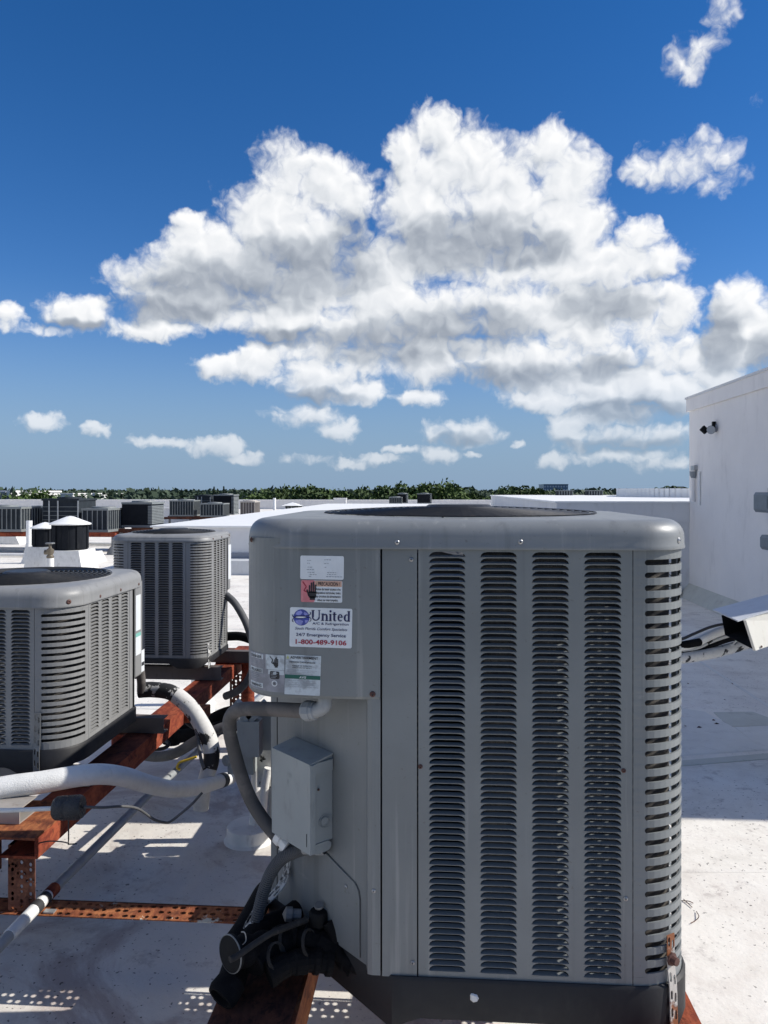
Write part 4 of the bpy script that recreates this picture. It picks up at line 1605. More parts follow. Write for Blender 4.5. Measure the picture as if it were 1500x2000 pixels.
U2 = condenser('condenser_unit', 'low grey air conditioner at left edge, sunlit right side, beside the white pipe', 'air conditioner', 'grey air conditioners on steel beams',
               at_row(-1.228, 2.50, .69, .69, .615), PI, .69, .69, .477, pan_h=.06, lid_h=.066, r=.115, ch=.15, Hc=.17, single=('left', 'back'),
               single_corner=('back_left',), slat_p=.0222, mat='grey_sunlit', strip=.05, colfr=(.02, .19, .055), back_cols=(5, (.02, .155, .04)))
U3 = condenser('condenser_unit', 'narrow grey air conditioner on the red beam behind the low left one', 'air conditioner', 'grey air conditioners on steel beams',
               at_row(-1.213, 3.97, .54, .53, .632), PI, .54, .53, .615, pan_h=.03, lid_h=.035, r=.10, ch=.13, Hc=.34, slat_p=.0148, mat='grey_sunlit', strip=.03, colfr=(.02, .195, .045))
UA = condenser('condenser_unit', 'grey air conditioner standing directly behind the tall one', 'air conditioner', 'grey air conditioners on steel beams',
               Vector((.06, 2.865, .483)), 0, .80, .81, .70, ch=.26, Hc=.48)
UB = condenser('condenser_unit', 'grey air conditioner furthest back in the row behind the tall one', 'air conditioner', 'grey air conditioners on steel beams',
               Vector((.06, 4.06, .483)), 0, .80, .80, .60, ch=.26, Hc=.40)


def add_label(unit, rz, frac0, frac1, zlo, zhi, mat, name='label', off=.0008, side='left'):
    """paper label on the control cover, on the unit's left face (its own frame)"""
    Dp_, Wd_ = unit['Dp'], unit['Wd']
    x = -Wd_ / 2 - .003 - off
    mb = MB()
    mb.add([(x, -Dp_ / 2 + frac1, zlo), (x, -Dp_ / 2 + frac0, zlo), (x, -Dp_ / 2 + frac0, zhi), (x, -Dp_ / 2 + frac1, zhi)], [(0, 1, 2, 3)])
    return mb.build(name, mat, unit['root'], off=Z3)


u = U2
add_label(u, 0, .095, .145, .36, .505, M['white_label'])
add_label(u, 0, .092, .147, .26, .335, M['white_label'])
add_label(u, 0, .092, .147, .335, .35, M['ink_teal'], 'green_stripe')
add_label(u, 0, .055, .088, .18, .27, M['white_label'])
add_label(u, 0, .058, .085, .205, .22, M['ink'], 'print', .0014)
u = U3
add_label(u, 0, .07, .126, .40, .60, M['white_label'])
for (t, z) in ((.10, .565), (.28, .565), (.46, .565)):
    U2['screw'](-.69 / 2 - .0055, -.345 + .02 + t, .549, -1, 0, U2['lid'], .005, 'screw_rust')
    U3['screw'](-.54 / 2 - .0055, -.265 + .02 + t * .9, .655, -1, 0, U3['lid'], .004, 'screw_rust')
a = R(90 + 48)
U2['screw'](-.345 + .115 + .1205 * math.cos(a), .345 - .115 + .1205 * math.sin(a), .554, math.cos(a), math.sin(a), U2['lid'], .007, 'screw_rust')

# ---------------------------------------------------------------- steel under the units
def channel(mb, u0, u1, v0, v1, z0, z1, t=.008, open_side='left'):
    """rolled channel along v: web and two flanges"""
    if open_side == 'left':
        mb.box((u1 - t, v0, z0), (u1, v1, z1))
    else:
        mb.box((u0, v0, z0), (u0 + t, v1, z1))
    w0, w1 = (u0, u1 - t) if open_side == 'left' else (u0 + t, u1)
    mb.box((w0, v0, z1 - t), (w1, v1, z1))
    mb.box((w0, v0, z0), (w1, v1, z0 + t))


def perf_angle(nm, mat, parent, p0, e, n1, L, wd, n2, w2, rows, pitch=.026, hole=.0115):
    """perforated angle: flange one spans e x n1 with holes, flange two plain along n2"""
    p0, e, n1, n2 = Vector(p0), Vector(e), Vector(n1), Vector(n2)
    mb = MB()
    perforated(mb, lambda x, y: p0 + e * x + n1 * y, L, wd, rows, pitch, hole)
    nrm = e.cross(n1).normalized() * .003
    perforated(mb, lambda x, y: p0 + e * x + n1 * y - nrm, L, wd, rows, pitch, hole)
    q0, q1 = p0, p0 + e * L
    a, b = p0 + n1 * wd, p0 + n1 * wd + e * L
    for (s, t_) in ((q0, q1), (a, b)):
        mb.quad(s, t_, t_ - nrm, s - nrm)
    if w2:
        mb.obox(q0, e, n2, nrm.normalized(), (0, 0, -.003), (L, w2, 0))
    return mb.build(nm, mat, parent)


# beams carrying the large unit
beam_r = empty('steel_beam_stand', (0, 2, 0), 'rusty steel beams under the tall air conditioner, bottom centre', 'steel stand', 'rusty steel stands under the units')
BT = .455
mb = MB(); channel(mb, -.47, -.292, 1.20, 4.75, BT - .10, BT, .01, 'left'); mb.build('beam', M['rust'], beam_r)
mb = MB(); mb.box((-.470, 1.20, BT + .001), (-.301, 1.86, BT + .004)); mb.build('beam_cap', M['rust_dark'], beam_r)
mb = MB(); channel(mb, .36, .54, 1.20, 4.75, BT - .10, BT, .01, 'right'); mb.build('beam', M['rust_red'], beam_r)
for vv in (2.42, 3.45, 4.66):
    mb = MB(); mb.box((-.30, vv, BT - .09), (.37, vv + .06, BT - .02)); mb.build('cross_tie', M['rust_dark'], beam_r)
for (uu, vv) in ((.47, 1.50), (.47, 3.5), (-.38, 3.52), (-.38, 4.6), (.47, 4.6)):
    mb = MB(); mb.cyl((uu, vv, 0), (uu, vv, BT - .10), .038, 16); mb.build('leg', M['rust_red'], beam_r, 40)
    mb = MB(); mb.lathe((uu, vv, 0), [(.12, .001), (.11, .06), (.06, .07), (.04, .09)], 18); mb.build('pitch_collar', M['white_paint'], beam_r, 40)

# beams carrying the left units
beam_l = empty('steel_beam_stand', (-1.25, 3, 0), 'red rusted steel beams under the two left air conditioners', 'steel stand', 'rusty steel stands under the units')
LT = .53
mb = MB(); channel(mb, -1.30, -1.185, 2.20, 4.95, LT - .075, LT, .008, 'left'); mb.build('beam', M['rust_red'], beam_l)
mb = MB(); channel(mb, -1.98, -1.86, 2.15, 4.95, LT - .075, LT, .008, 'right'); mb.build('beam', M['rust_red'], beam_l)
# flat plate at the near end of the beam
mb = MB(); mb.box((-1.36, 2.155, LT + .001), (-1.168, 2.42, LT + .008)); mb.build('bearing_plate', M['rust'], beam_l)
mb = MB(); mb.box((-2.0, 2.155, LT - .11), (-1.30, 2.21, LT - .002)); mb.build('cross_beam', M['rust_dark'], beam_l)
mb = MB(); mb.box((-1.88, 3.30, LT - .06), (-1.302, 3.36, LT - .004)); mb.build('cross_beam', M['rust_dark'], beam_l)
mb = MB(); mb.box((-1.88, 4.84, LT - .06), (-1.302, 4.9, LT - .004)); mb.build('cross_beam', M['rust_dark'], beam_l)
# perforated legs
RZ = .252                                     # height of the perforated tie
lv = 2.285
perf_angle('leg', M['rust_leg'], beam_l, (-1.322, lv, RZ), (0, 0, 1), (1, 0, 0), LT - .075 - RZ, .086, (0, 1, 0), .06, 3, .021, .0095)
perf_angle('leg', M['rust_leg'], beam_l, (-1.235, 4.50, .0), (0, 0, 1), (1, 0, 0), LT - .075, .075, (0, 1, 0), .05, 3, .026, .012)
mb = MB(); mb.cyl((-1.125, 4.50, 0), (-1.125, 4.50, LT - .01), .038, 16); mb.build('leg', M['rust_red'], beam_l, 40)
mb = MB(); mb.box((-1.30, 4.42, LT + .001), (-1.085, 4.62, LT + .008)); mb.build('bearing_plate', M['rust_red'], beam_l)
for (uu, vv) in ((-1.92, 2.6), (-1.92, 4.5)):
    mb = MB(); mb.cyl((uu, vv, 0), (uu, vv, LT - .075), .038, 16); mb.build('leg', M['rust_red'], beam_l, 40)
mb = MB(); mb.box((-1.185, 3.52, LT - .07), (-1.10, 3.66, LT - .02)); mb.build('gusset', M['rust'], beam_l)

tie = empty('perforated_tie', (-.9, 2.3, RZ), 'long flat rusty perforated steel strip crossing low between the stands', 'steel strip')
perf_angle('strip', M['rust_rail'], tie, (-1.42, 2.265, RZ), (1, 0, 0), (0, 1, 0), 1.92, .085, (0, 0, -1), 0, 3, .034, .0145)
mb = MB(); mb.box((-1.42, 2.352, RZ - .045), (.5, 2.356, RZ)); mb.build('back_flange', M['rust_dark'], tie)

# cross channels directly under the left units
def cross_channel(nm, lab, u0, u1, v0, z0, z1, mat, dep=.05):
    o = empty(nm, (u0, v0, z0), lab, 'channel', 'metal cross channels under the left units')
    mb = MB()
    t = .004
    mb.box((u0, v0, z0), (u1, v0 + t, z1))
    mb.build('web', M[mat], o)
    mb = MB(); mb.box((u0, v0 + t, z1 - t), (u1, v0 + dep, z1)); mb.build('top_flange', M[mat], o)
    mb = MB(); mb.box((u0, v0 + t, z0), (u1, v0 + dep, z0 + t)); mb.build('bottom_flange', M[mat], o)
    return o


cross_channel('cross_channel', 'bare metal channel right under the low left unit, with the strap in front', -2.05, -1.192, 2.555, LT + .004, .590, 'chan')
cross_channel('cross_channel', 'short bare metal channel end beside the black taped cylinder', -2.05, -1.262, 2.24, LT + .009, .585, 'chan', .10)
cross_channel('cross_channel', 'dark brown channel under the front of the narrow left unit', -2.0, -1.155, 4.03, LT + .003, .603, 'chan_dark')
cross_channel('cross_channel', 'dark brown channel under the back of the narrow left unit', -2.0, -1.03, 4.42, LT + .010, .606, 'chan_dark')
cross_channel('cross_channel', 'dull channel stub behind the low left unit on the red beam', -1.9, -1.14, 3.13, LT + .004, .598, 'chan_dark')
mb = MB(); p = at(462, 1290, 4.7)
mb.tube(smooth_path([at(447, 1303, 4.6), at(466, 1293, 4.62), at(478, 1287, 4.64), at(484, 1290, 4.64)], 6), [.012] * 19, 8)
mb.lathe(at(482, 1290, 4.64), [(0, -.03), (.028, -.024), (.036, 0), (.03, .024), (0, .032)], 12, axis=(1, 0, .2))
tag(mb.build('pipe_stub', M['white_paint'], smooth=50), 'short white painted pipe end on the red beam behind the narrow unit', 'pipe')


# ---------------------------------------------------------------- hold-down straps
def strap(nm, lab, pts, width, across, mat, slot=(.022, .006), pitch=.034):
    P = smooth_path(pts, 6)
    L = [0]
    for i in range(1, len(P)):
        L.append(L[-1] + (P[i] - P[i - 1]).length)
    ac = Vector(across).normalized()
    def fn(x, y):
        k = 0
        while k < len(L) - 2 and L[k + 1] < x:
            k += 1
        t = (x - L[k]) / max(1e-6, L[k + 1] - L[k])
        return P[k].lerp(P[k + 1], t) + ac * (y - width / 2)
    mb = MB()
    n = max(1, int(L[-1] / pitch))
    px = L[-1] / n
    for i in range(n):
        for j in range(2):
            o = .22 * px if j else -.22 * px
            cell_with_slot(mb, fn, i * px, j * width / 2, (i + 1) * px, (j + 1) * width / 2, stadium((i + .5) * px + o * .5, (j + .5) * width / 2, min(slot[0], px * .55), slot[1], 3))
    o = mb.build(nm, M[mat])
    md = o.modifiers.new('thickness', 'SOLIDIFY'); md.thickness = .0022
    return tag(o, lab, 'strap', 'perforated hold-down straps')


aR = R(-52)
cxr, cyr = main_c.x + MW / 2 - .11, main_c.y - MD / 2 + .11
def rim(ang, rad, z):
    return Vector((cxr + rad * math.cos(R(ang)), cyr + rad * math.sin(R(ang)), z))
strap('hold_down_strap', 'rusty white perforated strap at the bottom right corner of the tall unit', [rim(-56, .116, .660), rim(-56, .117, .60), rim(-56, .122, .56), rim(-56, .124, .50), rim(-56, .128, .42)], .021, (math.sin(R(56)), math.cos(R(56)), 0), 'rust_strap')
m_ = MB(); q = rim(-56, .119, .612)
m_.lathe(q, [(0, .012), (.008, .012), (.0085, .002), (.013, .001), (.013, -.002)], 8, axis=(math.cos(R(-56)), math.sin(R(-56)), 0))
tag(m_.build('strap_bolt', M['screw_rust']), 'rusty bolt through the strap at the tall unit', 'bolt')
def wch(t, z, off):
    p = A + ed * t + en * off + Vector((main_c.x, main_c.y, 0))
    return Vector((p.x, p.y, z))
strap('hold_down_strap', 'bent white perforated strap below the grey disconnect box', [wch(.325, .722, .006), wch(.325, .665, .008), wch(.327, .63, .02), wch(.33, .60, .06), wch(.332, .585, .09), wch(.334, .55, .115), wch(.335, .49, .12)], .022, ed, 'white_strap')
c2 = U2['root'].location
strap('hold_down_strap', 'grey galvanised perforated strap on the low left unit', [Vector((-1.343, 2.494, .80)), Vector((-1.343, 2.492, .70)), Vector((-1.343, 2.486, .66)), Vector((-1.343, 2.49, .535))], .022, (1, 0, 0), 'galv_dark')
strap('hold_down_strap', 'short pale strap at the corner of the narrow left unit', [Vector((-1.222, 4.03, .73)), Vector((-1.216, 4.03, .66)), Vector((-1.214, 4.02, .60))], .022, (.3, 1, 0), 'white_strap')

# ---------------------------------------------------------------- electrical disconnect and its conduits
T0, T1, BP, BZ0, BZ1 = .159, .305, .064, .785, .968
o0 = A + Vector((main_c.x, main_c.y, 0)) + ed * T0
dis = empty('disconnect_box', o0 + Vector((0, 0, BZ0)), 'light grey metal disconnect box on the cut-off corner of the tall unit', 'electrical box')
up = Vector((0, 0, 1))
mb = MB()
prof = [(.001, BZ0), (BP - .006, BZ0 + .0), (BP - .004, BZ1 - .012), (.001, BZ1)]
mb.prism(prof, lambda x, y, t: o0 + ed * t + en * x + up * (y), .002, T1 - T0 - .002)
mb.build('body', M['boxgrey'], dis)
mb = MB()                                     # lift-off cover wrapping front, top and a lip on the sides
prof = [(BP - .005, BZ0 - .016), (BP, BZ0 - .016), (BP, BZ1 - .006), (.002, BZ1 + .006), (.002, BZ1 + .002), (BP - .005, BZ1 - .010)]
mb.prism(prof, lambda x, y, t: o0 + ed * t + en * x + up * (y), -.001, T1 - T0 + .001)
mb.obox(o0, en, up, ed, (BP - .014, BZ0 - .016, -.0035), (BP + .0005, BZ1 - .008, -.001))
mb.obox(o0, en, up, ed, (.004, BZ1 - .030, -.0035), (BP - .014, BZ1 - .006, -.001))
mb.build('cover', M['boxgrey'], dis)
mb = MB()
mb.prism(stadium(.030, BZ0 - .010, .05, .022, 5), lambda x, y, t: o0 + ed * t + en * x + up * y, .0, .05)
mb.build('hasp', M['boxgrey'], dis)
mb = MB()
q = o0 + en * .024 + up * (BZ0 + .045)
mb.lathe(q, [(.010, .0005), (.010, .0015), (.008, .0015), (.008, .0006), (0, .0006)], 18, axis=-ed)
mb.lathe(q, [(.015, .0005), (.015, .0012), (.0135, .0012), (.0135, .0005)], 18, axis=-ed)
mb.build('knockout', M['boxgrey'], dis, 30)
mb = MB()
q = o0 + en * (BP + .0002) + ed * .006
mb.obox(q, ed, up, en, (.003, BZ0 - .002, 0), (.0042, BZ0 + .026, .0008))
mb.build('slot', M['dark'], dis)
q = o0 + en * .040 + up * (BZ0 + .118)
mb = MB(); mb.lathe(q, [(0, .002), (.002, .002), (.003, 0)], 8, axis=-ed); mb.build('screw', M['screw_rust'], dis)
for i, zz in enumerate((.075, .058)):
    vv, ff = text_geo('HI'[i] * 2, .013, .01)
    mb = MB()
    mb.add([o0 + ed * (.085 - a_) + en * (BP + .0006) + up * (BZ0 + zz + .055 + b_) for a_, b_ in vv], [f[::-1] for f in ff])
    # shallow stamped marks in the lid, same paint
    mb.build('stamped_mark', M['boxgrey'], dis)

hose = empty('flexible_conduit', at(640, 1372, 1.60), 'smooth faded grey flexible conduit looping left from the sticker cover to the disconnect box', 'conduit')
pts = [at(604, 1389, 1.62), at(570, 1387, 1.645), at(530, 1385, 1.68), at(492, 1384, 1.72), at(462, 1388, 1.76), at(449, 1404, 1.78), at(449, 1432, 1.79), at(460, 1476, 1.80), at(473, 1520, 1.80), at(490, 1562, 1.80), at(512, 1598, 1.79), at(538, 1630, 1.775), at(552, 1648, 1.765)]
mb = MB(); mb.tube(smooth_path(pts, 6), .0158, 14); mb.build('hose', M['hose'], hose, 60)
mb = MB()
cl = smooth_path([at(636, 1362, 1.605), at(633, 1378, 1.603), at(622, 1386, 1.61), at(606, 1388.5, 1.62)], 6)
mb.tube(cl, .0155, 14)
mb.build('elbow', M['pvc'], hose, 60)
mb = MB()
a_, b_ = at(616, 1388, 1.615), at(587, 1388, 1.632)
dd = (b_ - a_).normalized()
mb.lathe(a_, [(.0155, -.002), (.0195, 0), (.0195, .008), (.0215, .009), (.0215, .024), (.0195, .026), (.0175, .030)], 10, axis=dd)
mb.build('compression_nut', M['pvc'], hose, 20)
mb = MB()
a_, b_ = at(540, 1628, 1.772), at(558, 1650, 1.762)
mb.lathe(at(545, 1632, 1.762), [(.016, -.004), (.0195, -.002), (.0195, .012), (.0165, .013), (.0165, .02), (.0205, .022), (.0205, .034), (.014, .036)], 10, axis=(.55, -.3, -.35))
mb.build('compression_nut', M['pvc_white'], hose, 20)

rib = empty('corrugated_conduit', at(560, 1660, 1.74), 'ribbed grey conduit hanging below the disconnect box', 'conduit')
pts = smooth_path([at(606, 1655, 1.70), at(580, 1662, 1.72), at(552, 1676, 1.735), at(532, 1700, 1.745), at(518, 1732, 1.75), at(508, 1768, 1.75), at(500, 1808, 1.745), at(497, 1850, 1.73)], 26)
n_ = len(pts)
mb = MB(); mb.tube(pts, [.0128 + .0016 * (1 if (i % 3) else -1) for i in range(n_)], 12); mb.build('hose', M['hose_rib'], rib, 50)
mb = MB(); mb.lathe(at(618, 1652, 1.695), [(.017, -.02), (.019, -.018), (.019, .0), (.015, .002), (.015, .018), (.018, .019), (.018, .03), (.012, .032)], 12, axis=(-.8, .2, -.1)); mb.build('fitting', M['pvc'], rib, 20)

# ---------------------------------------------------------------- black refrigerant lines at the foot of the tall unit
def pipe(nm, lab, pts, r, mat, cat='pipe', seg=12, group=None, ends=None):
    o = MB()
    P = smooth_path(pts, 6)
    o.tube(P, r, seg)
    ob = o.build(nm, M[mat], None, 60)
    return tag(ob, lab, cat, group)


lines = empty('insulated_refrigerant_pipe', at(455, 1870, 1.62), 'thick black insulated pipe with a round cap, bottom left of the tall unit', 'pipe')
cap_c = at(452, 1862, 1.60)
mb = MB()
axis_ = (at(452, 1862, 1.60) - at(610, 1820, 1.72)).normalized()
P = smooth_path([at(628, 1832, 1.72), at(570, 1835, 1.69), at(510, 1850, 1.65), cap_c], 8)
mb.tube(P, [.030 + .003 * math.sin(i * 1.3) for i in range(len(P))], 16)
mb.build('insulation', M['foam'], lines, 60)
mb = MB(); mb.lathe(cap_c, [(.030, -.008), (.036, -.006), (.037, .0), (.0355, .004), (.032, .0045), (0, .006)], 28, axis=axis_ + Vector((-.2, -.55, 0))); mb.build('end_cap', M['lamp_black'], lines, 40)
mb = MB(); mb.lathe(cap_c, [(.0365, .001), (.0378, .002), (.0378, .0035), (.036, .0045)], 28, axis=axis_ + Vector((-.2, -.55, 0))); mb.build('rim', M['galv_dark'], lines, 40)
P = smooth_path([at(600, 1770, 1.80), at(560, 1800, 1.78), at(505, 1825, 1.74), at(470, 1870, 1.70), at(452, 1915, 1.66), at(440, 1935, 1.62)], 8)
o = MB(); o.tube(P, .031, 14); o.lathe(at(437, 1940, 1.60), [(.031, -.03), (.034, 0), (.030, .012), (.024, .012), (.022, .002), (0, .002)], 20, axis=(-.35, -.6, -.35))
tag(o.build('insulated_refrigerant_pipe', M['foam'], None, 60), 'lower black insulated pipe bending down with an open end beside the rusty beam', 'pipe')
pipe('insulated_refrigerant_pipe', 'black foam wrapped pipe running up behind the ribbed conduit', [at(452, 1852, 1.72), at(478, 1815, 1.78), at(500, 1775, 1.86), at(520, 1740, 1.95), at(545, 1720, 2.05)], .027, 'foam')
wj = empty('wrapped_pipe_joint', at(580, 1880, 1.68), 'black taped pipe joint at the foot of the tall unit', 'pipe joint')
rn = random.Random(5)
for (pts, r0) in (([at(655, 1862, 1.68), at(612, 1838, 1.69), at(566, 1832, 1.69), at(520, 1852, 1.66), at(492, 1885, 1.62)], .028),
                  ([at(632, 1800, 1.73), at(598, 1822, 1.71), at(560, 1850, 1.68), at(530, 1882, 1.64)], .024),
                  ([at(648, 1880, 1.66), at(604, 1876, 1.65), at(560, 1884, 1.63), at(524, 1904, 1.61)], .024),
                  ([at(690, 1892, 1.66), at(656, 1850, 1.70), at(640, 1806, 1.73)], .021)):
    P = smooth_path(pts, 14)
    rad = []
    cur_r = r0
    for i in range(len(P)):
        if i % 4 == 0:
            cur_r = r0 * rn.uniform(.86, 1.12)             # overlapping turns of tape
        rad.append(cur_r * (1 + .03 * rn.random()))
    mb = MB(); mb.tube(P, rad, 14); mb.build('taped_pipe', M['grime'], wj, 25)
for (px, py, d, ang) in ((560, 1838, 1.665, .4), (604, 1842, 1.655, .2), (540, 1868, 1.62, .8)):
    c = at(px, py, d)
    mb = MB(); mb.lathe(c, [(.024, -.003), (.028, -.003), (.028, .003), (.024, .003)], 14, axis=(math.cos(ang), -.3, .35)); mb.build('cable_tie', M['hose_dark'], wj, 30)
sv = empty('service_valve', at(622, 1800, 1.70), 'black upright service valve with pale round top at the foot of the tall unit', 'valve')
mb = MB(); c = at(622, 1850, 1.70); mb.lathe(c, [(.012, 0), (.012, .05), (.019, .052), (.021, .06), (.021, .078), (.018, .082), (.0, .083)], 16); mb.build('stem', M['lamp_black'], sv, 40)
mb = MB(); c = at(623, 1768, 1.697); mb.lathe(c, [(.0, .002), (.010, .002), (.011, .0), (.010, -.004)], 14, axis=(0, -.35, 1)); mb.build('cap', M['galv_dark'], sv, 40)
mb = MB(); mb.tube(smooth_path([at(640, 1800, 1.69), at(652, 1822, 1.685), at(660, 1860, 1.675), at(690, 1885, 1.66), at(715, 1905, 1.64)], 6), .014, 10); mb.build('pipe', M['grime'], sv, 50)
mb = MB(); mb.lathe(at(572, 1786, 1.74), [(0, -.02), (.012, -.018), (.012, .0), (.016, .002), (.016, .016), (.009, .02), (.0, .024)], 10, axis=(-.9, -.2, .1)); mb.build('side_port', M['galv_dark'], sv, 30)
pipe('drain_hose', 'thin dusty grey hose lying across the black pipes', [at(600, 1796, 1.69), at(568, 1808, 1.665), at(530, 1823, 1.63), at(495, 1845, 1.595), at(462, 1868, 1.565), at(449, 1874, 1.555)], .0065, 'hose_dark', 'hose')
pipe('twist_tie', 'pale bent wire tie sticking up beside the black pipe cap', [at(468, 1850, 1.60), at(480, 1838, 1.60), at(478, 1822, 1.60), at(471, 1820, 1.60)], .0012, 'tan_metal', 'wire', 5)

# ---------------------------------------------------------------- clutter between the two stands
post = empty('outlet_post', gp(487, 1640), 'white painted pipe post with grey boxes, behind the looping conduit', 'pipe post')
g0 = gp(487, 1640)
mb = MB(); mb.lathe((g0.x, g0.y, 0), [(.112, .001), (.100, .012), (.098, .062), (.090, .068), (.03, .072), (0, .072)], 28); mb.build('pitch_collar', M['white_paint'], post, 40)
mb = MB(); mb.tube([(g0.x + .02, g0.y, .06), (g0.x + .03, g0.y, .20), (g0.x + .03, g0.y, .42)], .022, 12); mb.build('pipe', M['white_paint'], post, 50)
mb = MB(); mb.tube([(g0.x + .09, g0.y + .02, .06), (g0.x + .10, g0.y + .02, .5)], .013, 10); mb.build('pipe', M['pvc'], post, 50)
q = at(472, 1475, 3.25)
mb = MB(); mb.box((q.x - .055, q.y - .02, q.z - .075), (q.x + .055, q.y + .05, q.z + .085)); mb.build('outlet_box', M['boxgrey'], post)
mb = MB(); mb.lathe((q.x - .06, q.y - .01, q.z - .02), [(0, .012), (.022, .010), (.024, 0)], 14, axis=(-.6, -.8, 0)); mb.build('cover_flap', M['pvc'], post, 40)
q = at(488, 1430, 3.1)
mb = MB(); mb.box((q.x - .045, q.y - .03, q.z - .09), (q.x + .045, q.y + .03, q.z + .05)); mb.build('switch_box', M['boxgrey'], post)
mb = MB()
mb.obox((q.x, q.y - .02, q.z + .055), (.72, 0, .69), (0, 1, 0), (-.69, 0, .72), (0, 0, -.018), (.09, .045, .018))
mb.obox((q.x, q.y - .02, q.z + .055), (-.72, 0, .69), (0, 1, 0), (.69, 0, .72), (0, 0, -.018), (.09, .045, .018))
mb.build('fork_bracket', M['boxgrey'], post)
q = at(517, 1395, 3.2)
mb = MB(); mb.box((q.x - .05, q.y, q.z - .15), (q.x + .03, q.y + .06, q.z + .03)); mb.build('side_box', M['boxgrey'], post)
q = at(520, 1470, 3.3)
mb = MB(); mb.box((q.x - .04, q.y, q.z - .15), (q.x + .035, q.y + .05, q.z + .03)); mb.build('side_box', M['painted_hose'], post)
mb = MB(); mb.tube(smooth_path([at(512, 1600, 3.3), at(514, 1570, 3.3), at(518, 1530, 3.28), at(524, 1500, 3.28)], 6), .018, 10); mb.build('elbow', M['white_paint'], post, 50)

ph = empty('painted_hose', at(272, 1348, 3.42), 'thick curved black hose with flaking white paint behind the low left unit', 'hose')
hp = smooth_path([at(272, 1348, 3.42), at(300, 1347, 3.42), at(335, 1353, 3.40), at(368, 1378, 3.38), at(392, 1412, 3.34), at(410, 1450, 3.30), at(413, 1482, 3.28), at(405, 1512, 3.26), at(396, 1545, 3.25), at(392, 1580, 3.25)], 8)
mb = MB(); mb.tube(hp[:20], .034, 18); mb.build('bare_hose', M['bare_hose'], ph, 60)
mb = MB(); mb.tube(hp[18:46], .036, 18); mb.build('painted_sleeve', M['painted_hose'], ph, 60)
mb = MB(); mb.tube(hp[44:54], .034, 18); mb.build('black_band', M['bare_hose'], ph, 60)
mb = MB(); mb.tube(hp[52:], .033, 18); mb.build('lower_hose', M['painted_hose'], ph, 60)
pipe('ribbed_hose', 'ribbed grey hose curving under the red beam', [at(245, 1468, 3.75), at(275, 1474, 3.72), at(310, 1478, 3.66), at(345, 1470, 3.6), at(385, 1446, 3.6), at(425, 1425, 3.6), at(470, 1410, 3.6)], .024, 'hose_rib', 'hose')
pipe('thin_wire', 'thin dark wire hanging beside the flaking white hose', [at(366, 1362, 3.4), at(376, 1400, 3.36), at(386, 1440, 3.3), at(392, 1480, 3.24), at(398, 1500, 3.22)], .0075, 'hose_rib', 'wire', 8)
for (lab, pts) in (('upper dark insulated pipe behind the flaking white hose', [at(345, 1424, 4.1), at(400, 1412, 4.0), at(450, 1392, 3.9), at(520, 1388, 3.8)]),
                   ('lower dark insulated pipe behind the flaking white hose', [at(336, 1440, 4.0), at(390, 1432, 3.9), at(450, 1416, 3.8), at(520, 1400, 3.7)])):
    P = smooth_path(pts, 6)
    mb = MB(); mb.tube(P, .034, 12); mb.lathe(P[0], [(0, -.05), (.036, -.045), (.045, -.01), (.045, .03), (.034, .05)], 14, axis=(P[2] - P[0]))
    tag(mb.build('insulated_refrigerant_pipe', M['foam'], None, 50), lab, 'pipe')
pipe('flexible_conduit', 'slim dark grey conduit arching right of the narrow left unit', [at(443, 1163, 4.42), at(460, 1180, 4.36), at(480, 1215, 4.3), at(493, 1255, 4.25), at(496, 1290, 4.2), at(488, 1322, 4.2), at(466, 1348, 4.25), at(440, 1360, 4.3)], .021, 'hose_rib', 'conduit')
pipe('insulated_refrigerant_pipe', 'black pipe leaving the narrow left unit towards the right', [at(440, 1243, 4.5), at(470, 1243, 4.45), at(500, 1252, 4.4), at(540, 1262, 4.3)], .026, 'foam')
pipe('flexible_conduit', 'short dark conduit hanging behind the low left unit', [at(264, 1280, 3.35), at(272, 1300, 3.36), at(276, 1330, 3.38), at(276, 1350, 3.4)], .019, 'hose', 'conduit')

big = empty('white_insulated_pipe', at(0, 1545, 2.1), 'fat white insulated pipe with black bands crossing from the left edge', 'pipe')
wp = smooth_path([at(-140, 1572, 2.36), at(0, 1540, 2.42), at(80, 1528, 2.45), at(150, 1516, 2.49), at(200, 1512, 2.54), at(245, 1518, 2.62), at(290, 1532, 2.74), at(335, 1541, 2.90), at(380, 1539, 3.08), at(415, 1530, 3.25), at(450, 1519, 3.42)], 8)
n_ = len(wp)
mb = MB(); mb.tube(wp, [.036 - .007 * i / n_ for i in range(n_)], 18); mb.build('insulation', M['white_foam'], big, 60)
mb = MB(); mb.tube(wp[-6:-3], .0308, 18, caps=False); mb.build('band', M['black_tape'], big, 60)
# low grey conduit running away along the roof, clipped to the tie
lc = empty('grey_conduit', Vector((-1.226, 2.3, .27)), 'straight grey conduit running away under the left stand, clipped to the rusty strip', 'conduit')
cz_ = RZ + .020
mb = MB(); mb.tube([(-1.226, 1.0, cz_), (-1.226, 2.2, cz_), (-1.226, 2.42, cz_), (-1.226, 3.2, cz_ - .02), (-1.23, 4.9, .14), (-1.23, 6.0, .06)], .0165, 14); mb.build('pipe', M['pvc'], lc, 60)
mb = MB(); mb.tube([(-1.226, 2.12, cz_), (-1.226, 2.34, cz_)], .0185, 14); mb.build('white_sleeve', M['pvc_white'], lc, 60)
for (q0, q1) in ((2.255, 2.285), (2.31, 2.33)):
    mb = MB(); mb.tube([(-1.226, q0, cz_), (-1.226, q1, cz_)], .020, 14); mb.build('clamp', M['black_tape'], lc, 60)
mb = MB(); mb.tube([(-1.226, 2.34, cz_), (-1.226, 2.385, cz_)], .0195, 14); mb.build('coupling', M['rust_red'], lc, 60)
